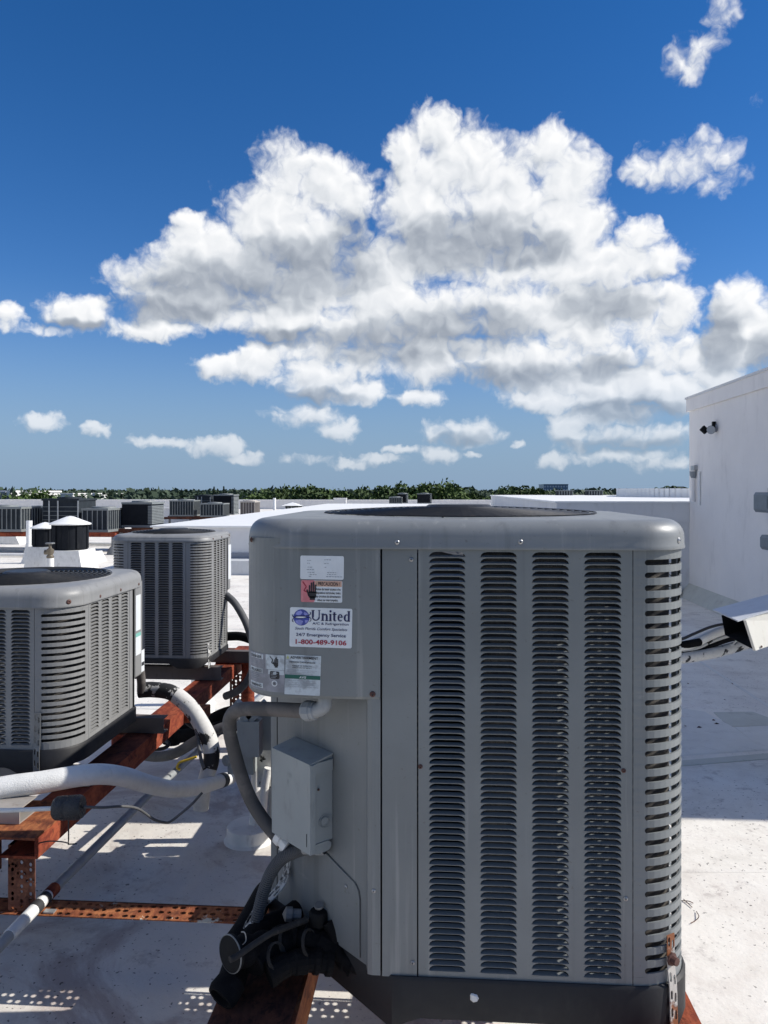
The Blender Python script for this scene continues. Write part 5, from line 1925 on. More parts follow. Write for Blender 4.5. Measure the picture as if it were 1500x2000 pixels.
mb = MB(); mb.box((-1.206, 2.272, RZ + .002), (-1.172, 2.292, RZ + .006)); mb.build('clip_ear', M['galv'], lc)
mb = MB(); mb.tube([(-1.229, 3.86, cz_ - .06), (-1.229, 4.10, cz_ - .085)], .0185, 14); mb.build('white_sleeve', M['pvc_white'], lc, 60)
# black taped cylinder with its rod and wires
cyl = empty('taped_cylinder', at(135, 1578, 2.22), 'shiny black taped cylinder on a white rod at the left stand', 'cylinder')
a_, b_ = at(106, 1579, 2.22), at(162, 1576, 2.22)
ax_ = (b_ - a_).normalized()
LL = (b_ - a_).length
mb = MB(); mb.lathe(a_, [(0, 0), (.028, .001), (.033, .008), (.034, LL * .4), (.0325, LL * .45), (.034, LL * .5), (.0345, LL - .010), (.030, LL - .001), (0, LL)], 22, axis=ax_); mb.build('body', M['plastic_tape'], cyl, 50)
mb = MB(); mb.tube([at(-60, 1582, 2.22), at(15, 1583, 2.22), a_ + ax_ * .01], .0065, 10); mb.build('rod', M['white_paint'], cyl, 60)
mb = MB(); mb.tube([at(134, 1600, 2.215), at(134, 1640, 2.22), at(133, 1649, 2.22), at(150, 1648, 2.22)], .0022, 6); mb.build('tie_tail', M['black_tape'], cyl)
pipe('thin_wire', 'thin dark wire wandering right from the taped cylinder to the pipe', [at(163, 1576, 2.22), at(200, 1577, 2.25), at(240, 1575, 2.3), at(270, 1580, 2.36), at(300, 1600, 2.42), at(320, 1606, 2.46), at(332, 1605, 2.5), at(352, 1590, 2.52), at(375, 1570, 2.54), at(395, 1548, 2.56)], .0042, 'hose_rib', 'wire', 8)
pipe('thin_wire', 'thin looped wire under the taped cylinder by the rusty leg', [at(70, 1648, 2.3), at(95, 1643, 2.26), at(120, 1644, 2.24), at(134, 1647, 2.22)], .002, 'black_tape', 'wire', 6)
mb = MB(); c = at(340, 1492, 3.5)
mb.tube(smooth_path([at(352, 1503, 3.5), at(346, 1500, 3.5), at(350, 1490, 3.5), at(366, 1484, 3.5), at(384, 1478, 3.5)], 6), .006, 6)
tag(mb.build('yellow_tape', M['yellow_tag'], None, 40), 'small twist of yellow tape on the roof below the white hose', 'tape')

pipe('thin_wire', 'thin black hose looping on the sunlit roof under the red beam', [at(262, 1452, 3.9), at(285, 1441, 3.9), at(312, 1443, 3.86), at(330, 1452, 3.8), at(318, 1462, 3.76), at(288, 1464, 3.76)], .009, 'black_tape', 'hose', 8)
pipe('thin_wire', 'thin black cable sagging between the two dark insulated pipes and the post', [at(345, 1392, 3.8), at(372, 1418, 3.75), at(405, 1430, 3.7), at(440, 1424, 3.65), at(470, 1405, 3.6)], .008, 'black_tape', 'cable', 8)

# ---------------------------------------------------------------- pipe hood on the right and its bundle
def P3(px, py, d):
    return at(px, py, d)


hood = empty('pipe_hood', at(1500, 1330, 3.7), 'sheet metal pipe hood with sloping top and cream side, right edge', 'pipe hood')
# corner points of the hood
ridgeL, ridgeR = P3(1392, 1190, 4.05), P3(1620, 1128, 4.35)
eaveL, eaveR = P3(1441, 1212, 3.62), P3(1640, 1150, 3.88)
th = Vector((0, 0, -.006))
mb = MB()
mb.add([ridgeL, ridgeR, eaveR, eaveL, ridgeL + th, ridgeR + th, eaveR + th, eaveL + th], [(3, 2, 1, 0), (4, 5, 6, 7), (0, 4, 7, 3), (3, 7, 6, 2), (2, 6, 5, 1), (1, 5, 4, 0)])
mb.build('top_sheet', M['hood_top'], hood)
f0, f1 = P3(1457, 1212, 3.62), P3(1476, 1271, 3.60)
g1, g0_ = P3(1640, 1212, 3.98), P3(1640, 1146, 4.0)
inn = Vector((-.01, .006, 0))
mb = MB()
mb.add([f0, f1, g1, g0_] + [p + inn for p in (f0, f1, g1, g0_)], [(0, 1, 2, 3), (7, 6, 5, 4), (0, 4, 5, 1), (1, 5, 6, 2), (3, 7, 4, 0)])
side = mb.build('side_sheet', M['cream'], hood)
b0, b1 = P3(1409, 1202, 4.02), P3(1416, 1240, 4.0)
h1, h0 = P3(1640, 1180, 4.36), P3(1620, 1132, 4.34)
mb = MB()
mb.add([b0, b1, h1, h0], [(0, 1, 2, 3)])
mb.add([b1, f1, g1, h1], [(0, 1, 2, 3)])
mb.build('back_sheet', M['vent_dark'], hood)
mb = MB(); q = P3(1487, 1263, 3.622); mb.lathe(q, [(0, .004), (.004, .004), (.006, 0)], 8, axis=(.6, -.8, 0)); mb.build('screw', M['screw_rust'], hood)
mb = MB()
c = P3(1640, 1215, 4.2)
mb.box((c.x - .05, c.y - .18, 0), (c.x + .45, c.y + .25, c.z - .005)); mb.build('chase', M['concrete'], hood)


def bundle(lab, pts, r, mat):
    q = pts[-1]
    pts = pts + [Vector((.74, 3.96, q.z - .03)), Vector((.455, 4.02, q.z - .10))]      # into the last unit of the row
    P = smooth_path(pts, 6)
    o = MB(); o.tube(P, r, 12)
    return tag(o.build('bundled_pipe', M[mat], None, 60), lab, 'pipe', 'pipes running from the hood behind the tall unit')


bundle('thin black cable arching out of the hood at the top of the bundle', [P3(1462, 1222, 4.21), P3(1425, 1218, 4.17), P3(1390, 1224, 4.12), P3(1355, 1238, 4.06), P3(1325, 1250, 4.01), P3(1260, 1262, 3.94)], .0075, 'black_tape')
bundle('pale insulated pipe second from the top of the hood bundle', [P3(1470, 1226, 4.21), P3(1428, 1228, 4.17), P3(1395, 1238, 4.12), P3(1360, 1254, 4.06), P3(1325, 1264, 4.01), P3(1250, 1275, 3.94)], .024, 'white_foam')
bundle('narrow black and white pipe in the middle of the hood bundle', [P3(1470, 1236, 4.19), P3(1430, 1240, 4.15), P3(1395, 1252, 4.10), P3(1360, 1266, 4.05), P3(1325, 1274, 4.01), P3(1250, 1285, 3.94)], .011, 'painted_hose')
bundle('second narrow black pipe in the middle of the hood bundle', [P3(1472, 1242, 4.18), P3(1430, 1248, 4.14), P3(1395, 1259, 4.09), P3(1360, 1271, 4.05), P3(1325, 1279, 4.00), P3(1250, 1290, 3.93)], .013, 'foam')
bundle('thick flaking white pipe at the bottom of the hood bundle', [P3(1500, 1246, 4.19), P3(1462, 1256, 4.16), P3(1425, 1267, 4.12), P3(1390, 1276, 4.07), P3(1355, 1282, 4.03), P3(1320, 1286, 3.99), P3(1250, 1290, 3.92)], .029, 'painted_hose')
bundle('black foam sleeve at the left of the hood bundle beside the slats', [P3(1366, 1254, 4.05), P3(1345, 1258, 4.02), P3(1320, 1262, 4.00), P3(1250, 1270, 3.92)], .021, 'foam')
o = MB(); o.tube([P3(1460, 1231, 4.15), P3(1428, 1261, 4.11)], .005, 8)
o.lathe(P3(1428, 1261, 4.11), [(0, -.012), (.010, -.01), (.010, .01), (0, .012)], 10, axis=(1, 0, 0))
tag(o.build('support_rod', M['white_paint'], None, 50), 'thin pale rod propping the pipe bundle below the hood', 'rod')

# ---------------------------------------------------------------- things on the stucco wall
def onwall(px, py):
    k = (px - 750) / 1500.0
    Y = BU / (k * CS - SN)
    return at(px, py, Y)


fl = empty('flood_light', at(1390, 838, 10.55), 'small black flood light with round frosted lens high on the stucco wall', 'lamp')
c = onwall(1399, 836)
wu = BU
mb = MB(); mb.lathe((wu, c.y, c.z), [(0, .02), (.045, .02), (.055, .008), (.058, 0)], 18, axis=(-1, 0, 0)); mb.build('wall_plate', M['bldg_grey'], fl, 40)
mb = MB(); mb.obox((wu - .012, c.y, c.z), (-1, 0, 0), (0, 1, 0), (0, 0, 1), (0, -.02, -.035), (.04, .02, .085)); mb.tube([(wu - .035, c.y, c.z), (wu - .08, c.y - .02, c.z - .01)], .02, 10); mb.build('bracket', M['lamp_black'], fl, 30)
hd = Vector((wu - .085, c.y - .05, c.z - .02))
ax_ = Vector((-.28, -.90, -.32)).normalized()
mb = MB(); mb.lathe(hd, [(0, -.07), (.032, -.06), (.042, -.03), (.055, .02), (.056, .032)], 22, axis=ax_); mb.build('housing', M['lamp_black'], fl, 40)
mb = MB(); mb.lathe(hd, [(.054, .030), (.045, .034), (.0, .037)], 22, axis=ax_); mb.build('lens', M['lens'], fl, 40)
mb = MB(); q = Vector((wu - .165, c.y - .03, c.z - .025))
mb.obox(q, (-.72, 0, .69), (-.66, -.2, -.70), (.2, -.95, .1), (-.042, -.038, -.02), (.042, .038, .02)); mb.build('shield', M['lamp_black'], fl)

sc_ = empty('conduit_head', at(1352, 930, 11.2), 'grey conduit fitting with white pipe at the far corner of the stucco wall', 'conduit fitting')
c = onwall(1358, 926)
mb = MB(); mb.box((BU - .05, c.y - .10, c.z + .05), (BU + .0, c.y + .05, c.z + .12)); mb.build('bracket', M['galv'], sc_)
mb = MB(); mb.lathe((BU - .035, c.y - .02, c.z - .06), [(0, 0), (.03, .005), (.048, .045), (.05, .10)], 18); mb.build('bowl', M['pvc'], sc_, 40)
mb = MB(); mb.cyl((BU - .034, c.y - .02, 1.386), (BU - .034, c.y - .02, c.z - .05), .024, 14); mb.build('downpipe', M['stucco_shed'], sc_, 40)
mb = MB(); mb.cyl((BU - .014, c.y - .22, 1.34), (BU - .014, c.y - .22, c.z + .03), .013, 10); mb.build('conduit', M['vent_white'], sc_, 40)


def wall_box(lab, v0, v1, z0, z1, depth, cap):
    o = empty('wall_box', (BU, v0, z0), lab, 'electrical box', 'grey boxes on the stucco wall')
    mb = MB()
    mb.prism([(-.001, z0), (-.001, z1), (-depth + .02, z1), (-depth, z1 - .03), (-depth, z0 + .03), (-depth + .02, z0)], lambda x, y, t: (BU + x, t, y), v0, v1)
    mb.build('body', M['boxgrey_dark'], o)
    mb = MB(); mb.box((BU - depth - .006, v0 + .04, z0 + .04), (BU - depth - .0005, v1 - .04, z1 - .04)); mb.build('cover', M['boxgrey_dark'], o)
    mb = MB(); mb.box((BU - depth * .7, v0 + .03, z1 + .0005), (BU - depth * .2, v0 + .14, z1 + cap)); mb.build('conduit_hub', M['boxgrey_dark'], o)
    return o


q = at(1482, 978, 8.75)
wall_box('upper dark grey electrical box on the stucco wall, right edge', 8.42, 8.82, 1.305, 1.525, .15, .045)
wall_box('lower small dark grey electrical box on the stucco wall, right edge', 8.44, 8.70, .90, 1.06, .13, .04)
for k, (lab, vv, z0, z1) in enumerate((('vertical conduit joining the two grey boxes on the stucco wall', 8.62, 1.10, 1.305), ('vertical conduit below the lower grey box on the stucco wall', 8.60, .40, .90))):
    mb = MB(); mb.cyl((BU - .045, vv, z0), (BU - .045, vv, z1), .018, 12); mb.lathe((BU - .045, vv, z1), [(.018, -.03), (.026, -.028), (.026, 0)], 12)
    tag(mb.build('wall_conduit', M['pvc'], None, 40), lab, 'conduit')

# ---------------------------------------------------------------- further off on the roof
def far_unit(nm, lab, px0, px1, pyb, pyt, d, style, depth=.8, side=0.0, grp='distant units on the roof'):
    """square condenser with guard bars; px0..px1 is the width of its front, pyb/pyt its foot and top"""
    a_, b_ = at(px0, pyb, d), at(px1, pyb, d)
    z0, z1 = a_.z, at(px0, pyt, d).z
    w_ = b_.x - a_.x
    o = empty(nm, Vector(((a_.x + b_.x) / 2, a_.y, z0)), lab, 'air conditioner', grp)
    u0, v0 = a_.x, a_.y
    u1, v1 = u0 + w_, v0 + depth
    bodym, barm = {'bars': ('coil_far', 'bar_grey'), 'dark': ('coil_far', 'coil_far'), 'tan': ('chan_dark', 'tan_metal'), 'slats': ('coil_far', 'bar_grey')}[style]
    mb = MB(); mb.box((u0 + .015, v0 + .015, z0 + .02), (u1 - .015, v1 - .015, z1 - .04)); mb.build('body', M[bodym], o)
    mb = MB(); mb.box((u0 - .01, v0 - .01, z0 - .03), (u1 + .01, v1 + .01, z0 + .03)); mb.build('base', M[barm], o)
    mb = MB(); mb.box((u0 - .01, v0 - .01, z1 - .05), (u1 + .01, v1 + .01, z1)); mb.lathe(((u0 + u1) / 2, (v0 + v1) / 2, z1), [(.30, .0), (.29, .035), (0, .05)], 20); mb.build('top', M[barm], o, 30)
    if style in ('bars', 'tan'):
        n_ = max(5, int(w_ / .11))
        for i in range(n_ + 1):
            x = u0 + (w_ - .022) * i / n_
            mb = MB(); mb.box((x, v0 - .004, z0 + .03), (x + .022, v0 + .012, z1 - .05)); mb.build('bar', M[barm], o)
        m2 = max(4, int(depth / .12))
        for i in range(m2 + 1):
            y = v0 + (depth - .022) * i / m2
            mb = MB(); mb.box((u1 - .012, y, z0 + .03), (u1 + .004, y + .022, z1 - .05)); mb.build('bar', M[barm], o)
    if style == 'slats':
        n_ = 12
        for i in range(n_):
            z = z0 + .06 + (z1 - z0 - .14) * i / n_
            mb = MB(); mb.box((u1 - .10, v0 - .006, z), (u1 + .008, v1 - .05, z + (z1 - z0) / n_ * .55)); mb.build('slat', M[barm], o)
        mb = MB(); mb.box((u0, v0 - .002, z0 + .03), (u1 - .1, v0 + .01, z1 - .05)); mb.build('front_sheet', M['vent_dark'], o)
    if style == 'dark':
        for i in range(5):
            z = z0 + .1 + (z1 - z0 - .2) * i / 5
            mb = MB(); mb.box((u0, v0 - .004, z), (u1 + .004, v0 + .01, z + .012)); mb.build('guard_wire', M['bar_grey'], o)
        for x in (u0 + w_ * .18, u0 + w_ * .42, u1 - .03):
            mb = MB(); mb.box((x, v0 - .012, z0), (x + .035, v0 - .004, z1 - .05)); mb.build('post', M['galv'], o)
    return o


def far_stand(nm, lab, px0, px1, py, d, mat, depth=1.0, drop=None):
    a_, b_ = at(px0, py, d), at(px1, py, d)
    o = empty(nm, a_, lab, 'steel stand', 'distant unit stands')
    mb = MB(); mb.box((a_.x, a_.y - .05, a_.z - .13), (b_.x, a_.y + .05, a_.z - .035)); mb.build('beam', M[mat], o)
    mb = MB(); mb.box((a_.x, a_.y + depth, a_.z - .13), (b_.x, a_.y + depth + .1, a_.z - .035)); mb.build('beam', M[mat], o)
    n_ = max(2, int((b_.x - a_.x) / 1.3))
    for i in range(n_ + 1):
        x = a_.x + .06 + (b_.x - a_.x - .12) * i / n_
        mb = MB(); mb.cyl((x, a_.y, 0), (x, a_.y, a_.z - .13), .05, 10); mb.lathe((x, a_.y, 0), [(.16, .001), (.13, .12), (.06, .2)], 12); mb.build('leg', M['galv_dark'], o, 40)
        mb = MB(); mb.cyl((x, a_.y + depth + .05, 0), (x, a_.y + depth + .05, a_.z - .13), .05, 10); mb.build('leg', M['galv_dark'], o, 40)
    return o


far_unit('distant_condenser', 'barred unit furthest left at the picture edge, behind the white post', -60, 45, 1036, 990, 18.6, 'bars', .9)
far_unit('distant_condenser', 'dark barred unit between the edge unit and the tall cylinder like unit', 52, 84, 1030, 991, 19.6, 'bars', .9)
far_unit('distant_condenser', 'tallest dark unit of the left group with pale posts', 82, 156, 1032, 974, 19.0, 'dark', 1.0)
far_unit('distant_condenser', 'barred unit with lit right side next to the small roof vents', 160, 212, 1037, 993, 18.8, 'bars', 1.0)
far_unit('distant_condenser', 'dark unit with slatted right corner, alone right of the left group', 238, 298, 1028, 981, 19.5, 'slats', .9)
far_stand('distant_stand', 'rust red stand under the left group of distant units', -60, 235, 1037, 18.7, 'rust_red', 1.0)
far_stand('distant_stand', 'dark stand under the single slatted unit', 232, 306, 1030, 19.4, 'rust_dark', .8)
far_unit('distant_condenser', 'barred unit at the left end of the far middle row', 331, 379, 1007, 977, 32.0, 'bars', .9)
far_unit('distant_condenser', 'tall dark unit standing behind the middle of the far row', 380, 412, 1006, 968, 34.0, 'dark', .9)
far_unit('distant_condenser', 'barred unit in front at the middle of the far row', 391, 437, 1008, 983, 31.5, 'bars', .9)
far_unit('distant_condenser', 'tallest dark unit at the right of the far row, pale lit side', 417, 457, 1004, 966, 33.5, 'slats', .9)
far_unit('distant_condenser', 'tan barred unit at the right end of the far row', 469, 498, 1006, 979, 31.0, 'tan', .9)
far_stand('distant_stand', 'dark stand with many legs under the far middle row', 308, 500, 1008, 32.0, 'rust_dark', 1.2)
far_unit('distant_condenser', 'tiny low unit left of the pair on the low wall at centre', 760, 785, 983, 971, 49.0, 'bars', .8)
far_unit('distant_condenser', 'tiny taller unit just right of the low one at centre', 776, 796, 982, 964, 50.0, 'slats', .8)
far_unit('distant_condenser', 'tiny dark unit right of the centre pair', 815, 843, 983, 964, 49.5, 'slats', .8)
cap_unit = far_unit('distant_condenser', 'tiny dark box unit under a white cap left of the tall unit', 557, 584, 996, 987, 30.0, 'dark', .8)
mb = MB()
q = at(571, 986, 30.0)
mb.add([(q.x - .36, q.y - .45, q.z - .03), (q.x + .36, q.y - .45, q.z - .03), (q.x + .36, q.y + .45, q.z - .03), (q.x - .36, q.y + .45, q.z - .03), (q.x, q.y, q.z + .10)], [(0, 1, 4), (1, 2, 4), (2, 3, 4), (3, 0, 4)])
mb.build('pointed_cap', M['vent_white'], cap_unit)


def mushroom(lab, px, d, w, z0, z1, cap_h):
    c = at(px, 1000, d)
    o = empty('roof_vent', (c.x, c.y, 0), lab, 'roof vent', 'dark roof vents with white caps')
    mb = MB(); mb.lathe((c.x, c.y, z0), [(w * .46, 0), (w * .46, z1 - z0)], 14); mb.build('drum', M['vent_dark'], o, 30)
    for i in range(8):
        a_ = 2 * PI * i / 8 + .2
        mb = MB(); mb.obox((c.x, c.y, 0), (math.cos(a_), math.sin(a_), 0), (-math.sin(a_), math.cos(a_), 0), (0, 0, 1), (w * .455, -.05, z0 + .02), (w * .48, .05, z1 - .03)); mb.build('panel', M['vent_dark'], o)
    mb = MB(); mb.lathe((c.x, c.y, z1), [(w * .55, -.02), (w * .56, .0), (w * .10, cap_h), (0, cap_h + .01)], 18); mb.build('cap', M['vent_white'], o, 30)
    mb = MB(); mb.prism([(-w * .62, 0.001), (w * .62, 0.001), (w * .48, z0), (-w * .48, z0)], lambda x, y, t: (c.x + x, c.y + t, y), -w * .5, w * .5); mb.build('curb', M['white_paint'], o)
    return o


mushroom('larger dark roof vent with a white pointed cap, left background', 137, 13.6, .64, .50, .96, .12)
mushroom('smaller dark roof vent partly behind the larger one', 88, 14.6, .48, .48, .84, .09)
pp = gp(57, 1100)
vp = empty('vent_pipe', pp, 'plain white upright vent pipe left of the dark roof vents', 'vent pipe')
mb = MB(); mb.cyl(pp, pp + Vector((0, 0, .90)), .062, 16); mb.build('pipe', M['vent_white'], vp, 40)
mb = MB(); mb.lathe(pp, [(.17, .001), (.13, .10), (.085, .30), (.066, .42)], 16); mb.build('flashing_boot', M['white_paint'], vp, 40)
vq = at(98, 1105, 9.2)
vt = empty('gate_valve', (vq.x, vq.y, 0), 'small old brass valve with round wheel on a white pipe, above the low left unit', 'valve')
mb = MB(); mb.cyl((vq.x, vq.y, 0), (vq.x, vq.y, at(98, 1090, 9.2).z), .043, 14); mb.build('pipe', M['white_paint'], vt, 40)
zv = at(98, 1090, 9.2).z
mb = MB(); mb.lathe((vq.x, vq.y, zv), [(.04, 0), (.045, .02), (.03, .04), (.042, .06), (.045, .1), (.02, .12), (.014, .17)], 14); mb.lathe((vq.x - .05, vq.y, zv + .07), [(0, -.02), (.03, -.015), (.03, .04)], 12, axis=(1, 0, 0)); mb.build('body', M['brass'], vt, 40)
mb = MB(); mb.lathe((vq.x, vq.y, zv + .165), [(.015, 0), (.05, .004), (.056, .012), (.05, .02), (.015, .018)], 16); mb.build('wheel', M['galv_dark'], vt, 40)
# sloped white curbs by the vents and other low things on the roof
for (lab, px, py, w, l, h) in (('bright white sloped curb right of the dark vents', 158, 1098, .8, .8, .22), ('long flat white slab below the edge unit at left', 8, 1062, 1.2, .5, .34), ('low white pad near the foot of the narrow left unit', 370, 1398, .28, .28, .05)):
    q = gp(px, py)
    mb = MB(); mb.prism([(-w / 2, 0.001), (w / 2, 0.001), (w * .36, h), (-w * .30, h * .9)], lambda x, y, t: (q.x + x, q.y + t, y), -l / 2, l / 2)
    tag(mb.build('roof_curb', M['white_paint']), lab, 'curb')
for (lab, px0, px1, py, r_) in (('long white pipe lying on the roof below the left group', -40, 78, 1072, .05), ('second long pale pipe lying on the roof by the vent pipe', -40, 100, 1083, .04), ('grey pipe lying behind the left vents under the barred unit', 160, 240, 1062, .05)):
    o = empty('roof_pipe', gp(px0, py), lab, 'pipe')
    mb = MB(); mb.tube([gp(px0, py, r_ + .02), gp(px1, py + 1, r_ + .02)], r_, 10); mb.build('pipe', M['white_paint'], o, 40)
    for t_ in (.25, .75):
        c = gp(px0, py, 0).lerp(gp(px1, py + 1, 0), t_); mb = MB(); mb.box((c.x - .05, c.y - .08, .001), (c.x + .05, c.y + .08, .03)); mb.build('support_block', M['white_paint'], o)
q = gp(383, 1376)
mb = MB(); mb.cyl((q.x, q.y, 0), (q.x, q.y, .30), .035, 12); mb.lathe((q.x, q.y, 0), [(.14, .001), (.12, .04), (.04, .06)], 16)
tag(mb.build('pipe_post', M['white_paint'], None, 40), 'white pipe post under the channel of the narrow left unit', 'pipe post')
q = at(483, 985, 36)
mb = MB(); q2 = at(536, 1003, 26); mb.cyl((q2.x, q2.y, .87), (q2.x, q2.y, 1.28), .05, 10)
tag(mb.build('vent_pipe', M['vent_white'], None, 40), 'thin white pipe standing on the low platform left of the tall unit', 'vent pipe')


# ---------------------------------------------------------------- trees and town beyond the roof
def leaf_quads(mb, c, s, rn):
    n = Vector((rn.gauss(0, 1), rn.gauss(0, 1), rn.gauss(0, .8) + .5)).normalized()
    e = n.orthogonal().normalized()
    e = Matrix.Rotation(rn.uniform(0, 2 * PI), 3, n) @ e
    f = n.cross(e)
    w = s * rn.uniform(.5, 1.0)
    h_ = s * rn.uniform(.4, .8)
    mb.add([c - e * w, c - f * h_ * .6 + e * w * .2, c + e * w, c + f * h_], [(0, 1, 2, 3)])


def crown(rn, rx, rz, clumps, leaves, size):
    mb = MB()
    cs = []
    for i in range(clumps):
        while True:
            p = Vector((rn.uniform(-1, 1), rn.uniform(-1, 1), rn.uniform(-.75, 1)))
            if .35 < p.length < 1.0:
                break
        p = Vector((p.x * rx, p.y * rx, p.z * rz))
        rc_ = rn.uniform(.16, .30) * rx
        cs.append((p, rc_))
        for k in range(leaves):
            q = Vector((rn.gauss(0, 1), rn.gauss(0, 1), rn.gauss(0, 1))).normalized() * rc_ * rn.uniform(.55, 1.12)
            q.z *= .75
            leaf_quads(mb, p + q, size, rn)
    return mb, cs


TREES = []
for k in range(5):
    rn = random.Random(40 + k)
    rx = (3.2, 3.8, 2.8, 4.2, 3.4)[k]
    rz = (2.6, 2.9, 3.0, 2.7, 3.2)[k]
    mb, cs = crown(rn, rx, rz, 46, 46, .34)
    cm = mb.mesh('crown', M['leaf' if k % 2 else 'leaf_dark'])
    tb = MB()
    tb.tube([(0, 0, -7.2), (.1, 0, -4), (0, .1, -1.0), (.05, 0, .8)], [.26, .2, .15, .06], 8)
    for (p, r_) in cs[:9]:
        tb.tube([(0.02, .05, -2.0 + .3 * rn.random()), (p.x * .4, p.y * .4, p.z * .45 - .6), tuple(p)], [.10, .06, .02], 6)
    tm = tb.mesh('trunk', M['trunk'], 50)
    TREES.append((cm, tm))


def tree(px, pyt, d, k, s, lab, grp):
    c = at(px, pyt, d)
    rz = (2.6, 2.9, 3.0, 2.7, 3.2)[k] * s
    o = empty('leafy_tree', (c.x, c.y, GROUND_Z), lab, 'tree', grp)
    zc = c.z - rz * 1.02 - GROUND_Z
    a = link('crown', TREES[k][0], o, (0, 0, zc)); a.scale = (s, s, s); a.rotation_euler = (0, 0, px * .37)
    b = link('trunk', TREES[k][1], o, (0, 0, zc)); b.scale = (s, s, max(s, (zc) / 7.3)); b.rotation_euler = (0, 0, px * .37)
    return o


TR = [  # px of the crown, its top, distance, kind, scale
    (500, 964, 108, 3, 1.10), (530, 957, 112, 0, 1.22), (562, 951, 115, 1, 1.22), (592, 945, 112, 4, 1.28), (622, 949, 116, 1, 1.22), (655, 959, 118, 0, 1.16), (684, 962, 120, 2, 1.10),
    (716, 956, 112, 0, 1.16), (745, 946, 110, 4, 1.28), (778, 944, 112, 1, 1.34), (806, 944, 116, 2, 1.34), (838, 939, 112, 4, 1.46), (872, 944, 110, 3, 1.28), (898, 954, 114, 0, 1.16), (922, 961, 118, 2, 0.98),
    (995, 953, 110, 1, 1.10), (1018, 947, 108, 4, 1.22), (1042, 951, 112, 0, 1.16), (1066, 958, 114, 2, 1.04),
    (76, 958, 95, 3, 0.85), (55, 966, 100, 0, 0.80), (100, 966, 98, 1, 0.70), (14, 971, 90, 3, 0.80), (36, 973, 92, 0, 0.80)]
LABN = ['first', 'second', 'third', 'fourth', 'fifth', 'sixth', 'seventh', 'eighth']
for i, (px, py, d, k, s) in enumerate(TR):
    if i < 7:
        lab, grp = '%s tree from the left in the clump left of centre' % LABN[i], 'trees left of centre'
    elif i < 15:
        lab, grp = '%s tree from the left in the tall clump behind the centre parapet' % LABN[i - 7], 'trees behind the centre parapet'
    elif i < 19:
        lab, grp = '%s tree from the left in the clump left of the blue glass tower' % LABN[i - 15], 'trees left of the blue tower'
    else:
        lab = ('round bright green tree right of the white building, far left', 'dark tree between the white building and the round tree', 'low tree right of the round green tree', 'leftmost low tree in front of the white building', 'second low tree in front of the white building')[i - 19]
        grp = 'trees by the white building'
    tree(px, py, d, k, s, lab, grp)


def spire_tree(px, pyt, d, h_, w_, lab):
    c = at(px, pyt, d)
    rn = random.Random(px)
    o = empty('slender_tree', (c.x, c.y, c.z - h_), lab, 'tree', 'slender trees on the skyline')
    mb = MB()
    for i in range(420):
        t = rn.random()
        rad = w_ * (1 - t) ** .8 * rn.uniform(.3, 1)
        a_ = rn.uniform(0, 2 * PI)
        leaf_quads(mb, Vector((c.x + rad * math.cos(a_), c.y + rad * math.sin(a_), c.z - h_ + h_ * (.25 + .75 * t))), .5, rn)
    mb.build('crown', M['leaf_far'], o)
    mb = MB(); mb.tube([(c.x, c.y, c.z - h_), (c.x, c.y, c.z - h_ * .2)], [.25, .08], 6); mb.build('trunk', M['trunk'], o)


spire_tree(418, 951, 330, 13, 1.7, 'pair of slender trees on the skyline above the far row, left one')
spire_tree(425, 955, 335, 11, 1.3, 'pair of slender trees on the skyline above the far row, right one')
spire_tree(437, 950, 330, 14, 1.3, 'single slender pointed tree on the skyline above the tallest far unit')


def palm(px, pyt, d, h_, lab):
    c = at(px, pyt, d)
    rn = random.Random(px)
    o = empty('palm_tree', (c.x, c.y, c.z - h_), lab, 'tree', 'palms on the skyline')
    mb = MB(); mb.tube([(c.x, c.y, c.z - h_), (c.x + .3, c.y, c.z - h_ * .5), (c.x + .2, c.y, c.z - .9)], [.28, .2, .16], 7); mb.build('trunk', M['trunk'], o)
    mb = MB()
    for i in range(15):
        a_ = 2 * PI * i / 15 + rn.uniform(-.2, .2)
        L_ = rn.uniform(1.7, 2.5); up_ = rn.uniform(.1, 1.0)
        pv = None
        for k in range(6):
            t = k / 5
            q = Vector((c.x + .2 + math.cos(a_) * L_ * t, c.y + math.sin(a_) * L_ * t, c.z - .9 + up_ * math.sin(t * 2.4) - 1.3 * t * t))
            if pv is not None:
                sd_ = Vector((-math.sin(a_), math.cos(a_), 0)) * (.28 * (1 - .6 * t))
                mb.add([pv - sd_, q - sd_ * .9, q, pv], [(0, 1, 2, 3)]); mb.add([pv, q, q + sd_ * .9 + Vector((0, 0, -.12)), pv + sd_ + Vector((0, 0, -.12))], [(0, 1, 2, 3)])
            pv = q
    mb.build('fronds', M['leaf_dark'], o)


for i, (px, py) in enumerate(((1286, 948), (1296, 951), (1308, 945), (1331, 947), (1318, 953), (1000, 945), (1172, 953))):
    palm(px, py, 150, 11, ('leftmost palm of the row left of the stucco building', 'second palm of the row left of the stucco building', 'tallest palm of the row left of the stucco building', 'palm nearest the stucco building corner',
                           'low palm between the two tallest palms by the building', 'palm rising left of the blue glass tower', 'lone palm right of the blue glass tower')[i])
for i, (px, py, d) in enumerate(((1275, 957, 160), (1300, 957, 150), (1325, 958, 150))):
    tree(px, py, d, i, .9, ('bushy tree left of the palms by the stucco building', 'bushy tree under the tallest palm', 'bushy tree at the corner of the stucco building')[i], 'bushes under the palms')


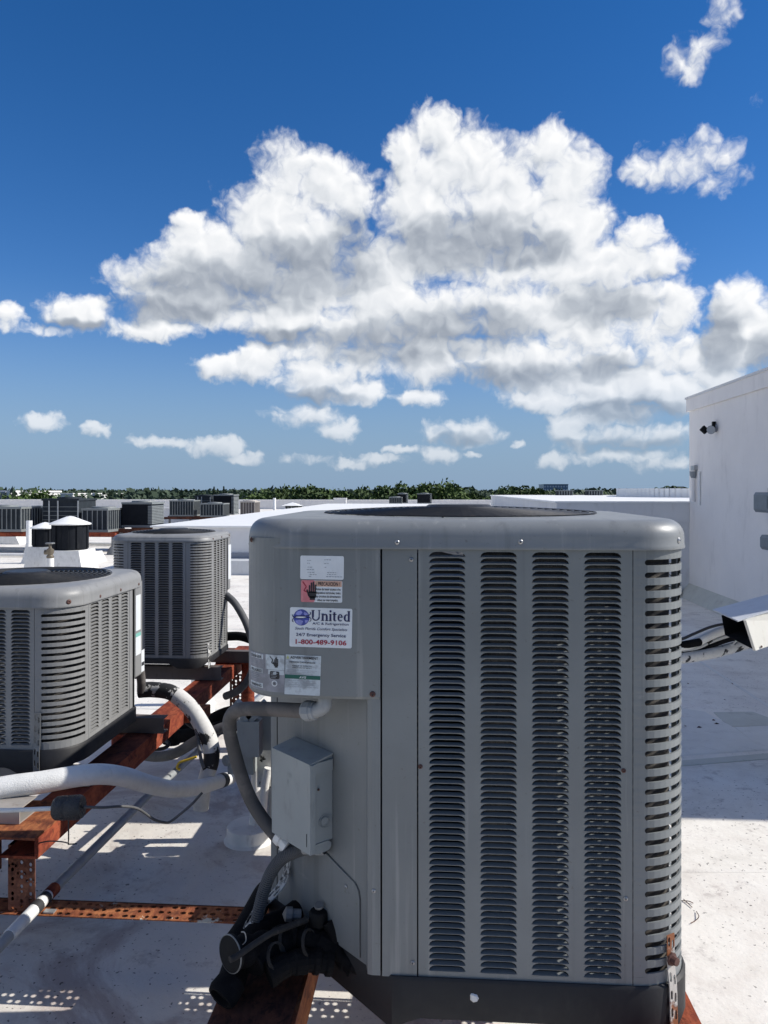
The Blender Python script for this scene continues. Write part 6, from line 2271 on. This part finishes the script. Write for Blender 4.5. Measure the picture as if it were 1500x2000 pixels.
def block(nm, lab, px0, px1, pyt, d, dep, mat, win, floors, cols, wmat='window', right=True):
    a_, b_ = at(px0, pyt, d), at(px1, pyt, d)
    o = empty(nm, (a_.x, a_.y, GROUND_Z), lab, 'building')
    mb = MB(); mb.box((a_.x, a_.y, GROUND_Z), (b_.x, a_.y + dep, a_.z)); mb.build('wall', M[mat], o)
    mb = MB(); mb.box((a_.x - .3, a_.y - .3, a_.z), (b_.x + .3, a_.y + dep + .3, a_.z + .4)); mb.build('roof', M[mat], o)
    if win:
        fh = win
        w_ = (b_.x - a_.x) / cols
        for f in range(floors):
            for c_ in range(cols):
                x = a_.x + w_ * (c_ + .2); z = a_.z - fh * (f + .85)
                mb = MB(); mb.box((x, a_.y - .06, z), (x + w_ * .6, a_.y - .005, z + fh * .5)); mb.build('window', M[wmat], o)
    return o


block('white_building', 'white three storey building with dark windows, far left skyline', 22, 58, 962, 170, 14, 'bldg_white', 2.6, 3, 4)
block('grey_building', 'grey and white building at the left picture edge on the skyline', -30, 11, 964, 165, 14, 'bldg_grey', 2.6, 3, 5)
mb = MB(); q = at(-8, 958, 165)
mb.box((q.x - 3, q.y, q.z - 1.2), (q.x + 3.2, q.y + 6, q.z)); tag(mb.build('roof_house', M['bldg_white']), 'white box on the roof of the grey building at left edge', 'roof house')
block('glass_tower', 'distant blue glass tower block right of centre on the skyline', 1062, 1109, 946.5, 620, 30, 'bldg_glass', 2.6, 3, 9, 'bldg_pale')
block('pink_building', 'small distant pinkish building among the palms', 1320, 1334, 952, 300, 10, 'tan_metal', 2.4, 2, 3)
for i, (px0, px1, pyt, d) in enumerate(((112, 143, 966, 230), (157, 190, 965.5, 250), (200, 217, 966, 260))):
    block('low_white_building', ('left', 'middle', 'right')[i] + 'most of three low white roofs in the far trees at left', px0, px1, pyt, d, 12, 'bldg_white', 0, 0, 0)

# the woods that fill the plain, a single mass
rn = random.Random(11)
mb = MB()
for i in range(9000):
    d = 150 * (8 ** rn.random())
    px = rn.uniform(-250, 1750)
    k = (px - 750) / 1500
    X, Y = k * d, d
    u_, v_ = X * CS - Y * SN, X * SN + Y * CS
    hgt = rn.uniform(5.0, 8.6) + 1.2 * math.sin(px * .021 + d * .01)
    for q in range(6):
        s_ = rn.uniform(.45, 1.0) * (1 + d / 450)
        leaf_quads(mb, Vector((u_ + rn.gauss(0, 2.2), v_ + rn.gauss(0, 2.2), GROUND_Z + hgt * rn.uniform(.72, 1.06))), s_, rn)
    if i % 3 == 0:
        s_ = 2.6 * (1 + d / 500)
        leaf_quads(mb, Vector((u_, v_, GROUND_Z + hgt * .5)), s_, rn)
tag(mb.build('far_woodland', M['leaf_far']), 'dark green woodland filling the plain to the horizon', 'woodland', kind='stuff')
